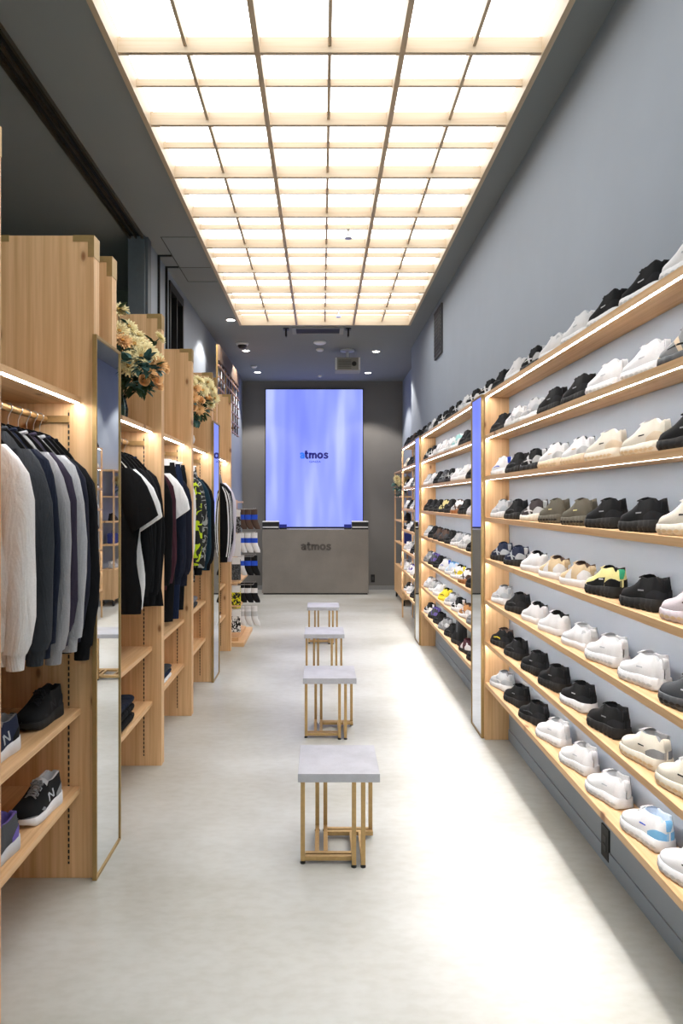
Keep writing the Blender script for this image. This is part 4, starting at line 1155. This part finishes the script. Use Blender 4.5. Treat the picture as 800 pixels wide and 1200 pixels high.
# bay 2 bouquet: positions as offsets from vase at px(146,487)
def bl_at(u, v, d, base, sz, k): 
    x, z = px(u, v, d); return (x-base[0], d-base[1], z-base[2], sz, k)
B1 = (-1.10, 3.72, 2.0353)
bl = [bl_at(u, v, d, B1, s, k) for (u, v, d, s, k) in (
    (139, 364, 3.74, .05, 'm'), (139, 389, 3.68, .055, 'm'), (150, 384, 3.78, .05, 'm'), (143, 400, 3.66, .05, 'p'), (156, 404, 3.72, .052, 'm'), (168, 404, 3.80, .05, 'm'),
    (174, 412, 3.74, .05, 'm'), (165, 418, 3.62, .05, 'm'), (182, 420, 3.84, .048, 'm'), (150, 430, 3.6, .058, 'm'), (153, 420, 3.66, .045, 'm'), (187, 396, 3.90, .036, 'm'),
    (192, 432, 3.88, .042, 'r'), (181, 443, 3.74, .055, 'r'), (183, 452, 3.8, .05, 'r'), (168, 446, 3.66, .04, 'r'), (146, 397, 3.78, .045, 'r'), (186, 428, 3.8, .045, 'p'), (160, 394, 3.86, .045, 'm'), (176, 436, 3.66, .035, 'p'))]
cls = [bl_at(u, v, d, B1, n, r) for (u, v, d, n, r) in ((172, 424, 3.56, 12, .05), (180, 434, 3.6, 10, .04), (167, 432, 3.55, 10, .05), (144, 412, 3.58, 8, .04), (147, 425, 3.55, 6, .04))]
bouquet(B1, 'larger cream and peach bouquet in glass jar above the second clothes bay', bl, 'jar', 3, 190, cls)
B2 = (-1.07, 5.45, 2.0353)
bl = [bl_at(u, v, d, B2, s, k) for (u, v, d, s, k) in (
    (224, 447, 5.4, .05, 'm'), (232, 446, 5.5, .05, 'm'), (243, 449, 5.6, .05, 'm'), (228, 456, 5.4, .05, 'p'), (237, 458, 5.45, .052, 'm'), (226, 466, 5.35, .05, 'p'),
    (234, 470, 5.4, .05, 'r'), (243, 468, 5.5, .05, 'r'), (251, 467, 5.62, .045, 'm'), (225, 478, 5.35, .05, 'r'), (248, 457, 5.6, .045, 'm'), (233, 480, 5.4, .045, 'p'), (246, 474, 5.5, .04, 'm'))]
bouquet(B2, 'smaller cream and peach bouquet in white vase above the fourth clothes bay', bl, 'round', 5, 140)

# ------------------------------------------------------------------ sock stand
SX, SY = -1.02, 7.42
o = thing('sock_display_stand', 'pine display stand with hooks of socks before the back wall', 'display stand', (SX, SY, 0))
MB().box(-.30, .17, .02, .95, 0, .045, .002).build('base_board', wood_x, o)
MB().box(-.30, .10, .10, .85, .045, .085, .002).build('plinth', wood_x, o)
MB().box(-.03, .0, .10, .85, .085, 1.60, .001).build('back_board', wood_z, o)
for z in (.44, .70, 1.585):
    MB().box(0.0, .12 if z < 1.5 else .07, .10, .85, z-.02, z, .001).build('shelf', wood_y, o)
hz = [1.50, 1.235, .975, .665, .40]
def sock_data():
    b = MB(); rings = []
    for i, (x, z, a, t) in enumerate(((0, 0, .036, .012), (0, -.05, .035, .014), (0, -.10, .035, .014), (.004, -.14, .038, .015), (.016, -.17, .040, .016), (.03, -.20, .038, .014), (.042, -.225, .026, .010))):
        rings.append(ell(x, 0, z, a, t, 16, i, .08, 4))
    b.loft(rings); c1 = MB(); c1.loft([ell(0, 0, -.06, .038, .0165, 16), ell(0, 0, -.115, .038, .0165, 16)])
    p = MB(); p.box(-.05, .05, -.012, .012, -.25, -.02, .006); cd = MB(); cd.box(-.046, .046, -.0145, .0145, -.075, .0, .001)
    return data_of(b, 'sock_body'), data_of(c1, 'paper_band'), data_of(p, 'folded_socks', False), data_of(cd, 'header_card', False)
SD = sock_data()
pk = [pattern('sock_grey_pattern', (30, 30, 32), (120, 122, 126), None, 60, .5), fab('white'), pattern('sock_char_pattern', (50, 52, 55), (96, 98, 102), None, 60, .52),
      pattern('sock_yellow_pattern', (24, 24, 24), (226, 220, 30), None, 45, .5), pattern('sock_spots', (28, 28, 30), (230, 230, 230), None, 45, .5)]
rows = [('brown', 'blue', 'dark grey'), ('white', 'blue', 'white'), ('black2', 'blue', 'charcoal'), ('black', 'white', 'yellow and black'), ('white', 'lgrey', 'black and white spotted')]
RN = ['top', 'second', 'middle', 'fourth', 'lowest']
for r, (c1, c2, ptxt) in enumerate(rows):
    z = hz[r]
    for yo in (.14, .36):
        MB().tube([(0, yo, z), (.26, yo, z), (.268, yo, z+.012)], .003, 6).build('hook_arm', steel, o, True)
    q = thing('sock_pack', '%s sock pack with white card, %s row of the stand' % (ptxt, RN[r]), 'socks', (SX+.075, SY+.115, z-.008), 0, 'sock packs on the stand')
    mesh_inst('folded_socks', SD[2], [pk[r]], q); mesh_inst('header_card', SD[3], [white_pl], q)
    for k in range(3):
        dx = .10+k*.075
        oo = thing('sock', '%s socks with %s band, %s of three on the %s row' % ({'black2': 'black'}.get(c1, c1), {'lgrey': 'pale grey'}.get(c2, c2), ('left one', 'middle one', 'right one')[k], RN[r]), 'socks', (SX+dx, SY+.36+.0*k, z-.007), 0, 'loose socks on the stand')
        mesh_inst('sock_body', SD[0], [fab('black' if (r == 2 and k > 0) else ('white' if r == 2 else c1))], oo); mesh_inst('paper_band', SD[1], [fab(c2)], oo)

# ------------------------------------------------------------------ rolling rack on the right, far end
RXX, RYY = 1.21, 10.24
o = thing('rolling_rack', 'tall pine rolling rack on casters at the far right', 'rack', (RXX, RYY, 0))
for (a, b_) in ((0, 0), (.20, 0), (0, 1.13), (.20, 1.13)):
    p = MB().box(a, a+.022, b_, b_+.022, .09, 2.06, .001).build('post', wood_z, o)
for z in (2.06, 1.66, 1.28, .93):
    MB().box(.0, .222, .022, 1.13, z-.022, z, .001).build('shelf', wood_y, o)
b = MB().box(.004, .218, .0225, 1.128, .10, .55, .001).build('storage_box', wood_z, o)
for (a, c0) in ((.03, .06), (.19, .06), (.03, 1.08), (.19, 1.08)):
    w = MB().lathe([(.001, -.012), (.04, -.012), (.042, 0), (.04, .012), (.001, .012)], 18, (a, c0, .042), 0).build('caster_wheel', rubber, o, True)
    MB().box(a-.018, a+.018, c0-.018, c0+.018, .085, .0995).build('caster_plate', blackm, w)
bouquet((RXX+.10, RYY+.66, 1.6605), 'cream flowers and trailing leaves on the rolling rack', dome_blooms(7, 4, (-.04, -.06, .24), .10, .05, .06, .0), 'pot', 9, 60, ((-.12, 0, .15, 22, .12), (-.10, -.1, .05, 22, .12), (-.13, .1, .22, 12, .1), (-.05, -.25, .12, 14, .1)))
bg = thing('blue_pouch', 'small deep blue pouch on the rolling rack', 'bag', (RXX+.11, RYY+.28, .9305))
MB().box(-.06, .06, -.1, .1, 0, .16, .02).build('body', plain('pouch_blue', (30, 50, 130), .6), bg)
MB().tube([(0, -.05, .158), (0, -.04, .2), (0, .04, .2), (0, .05, .158)], .005, 6).build('handle', blackp, bg, True)
for k, (y, z, key, lab) in enumerate(((.30, 1.28, 'bk2', 'black sneaker on the second shelf of the rolling rack'), (.62, .93, 'bk', 'black sneaker on the third shelf of the rolling rack'),
        (.3, .55, 'wg', 'nearer white sneaker on the box top of the rolling rack'), (.68, .55, 'wh', 'farther white sneaker on the box top of the rolling rack'))):
    shoe((RXX+.112, RYY+y, z+.0005), 0.05, K[key][0], lab, 'shoes on the rolling rack', small=True)

# ------------------------------------------------------------------ camera, world, render look
cam = bpy.data.cameras.new('camera'); co = bpy.data.objects.new('camera', cam); COL.objects.link(co)
co.location = (0, 0, 1.6); co.rotation_euler = (PI/2, 0, 0)
cam.sensor_width = 36; cam.sensor_fit = 'AUTO'; cam.lens = 24.0
cam.shift_x = 23/1200; cam.shift_y = -14/1200; cam.clip_start = 0.05
S.camera = co
w = bpy.data.worlds.new('world'); S.world = w; w.use_nodes = True
w.node_tree.nodes['Background'].inputs[0].default_value = (.82, .96, .96, 1)
w.node_tree.nodes['Background'].inputs[1].default_value = 1.6
S.view_settings.view_transform = 'Standard'; S.view_settings.look = 'None'; S.view_settings.gamma = 1.0
S.view_settings.use_curve_mapping = False
S.view_settings.exposure = 0.0
S.cycles.use_denoising = True
S.cycles.max_bounces = 8; S.cycles.diffuse_bounces = 5; S.cycles.glossy_bounces = 4
S.cycles.sample_clamp_indirect = 6
S.cycles.caustics_reflective = False; S.cycles.caustics_refractive = False
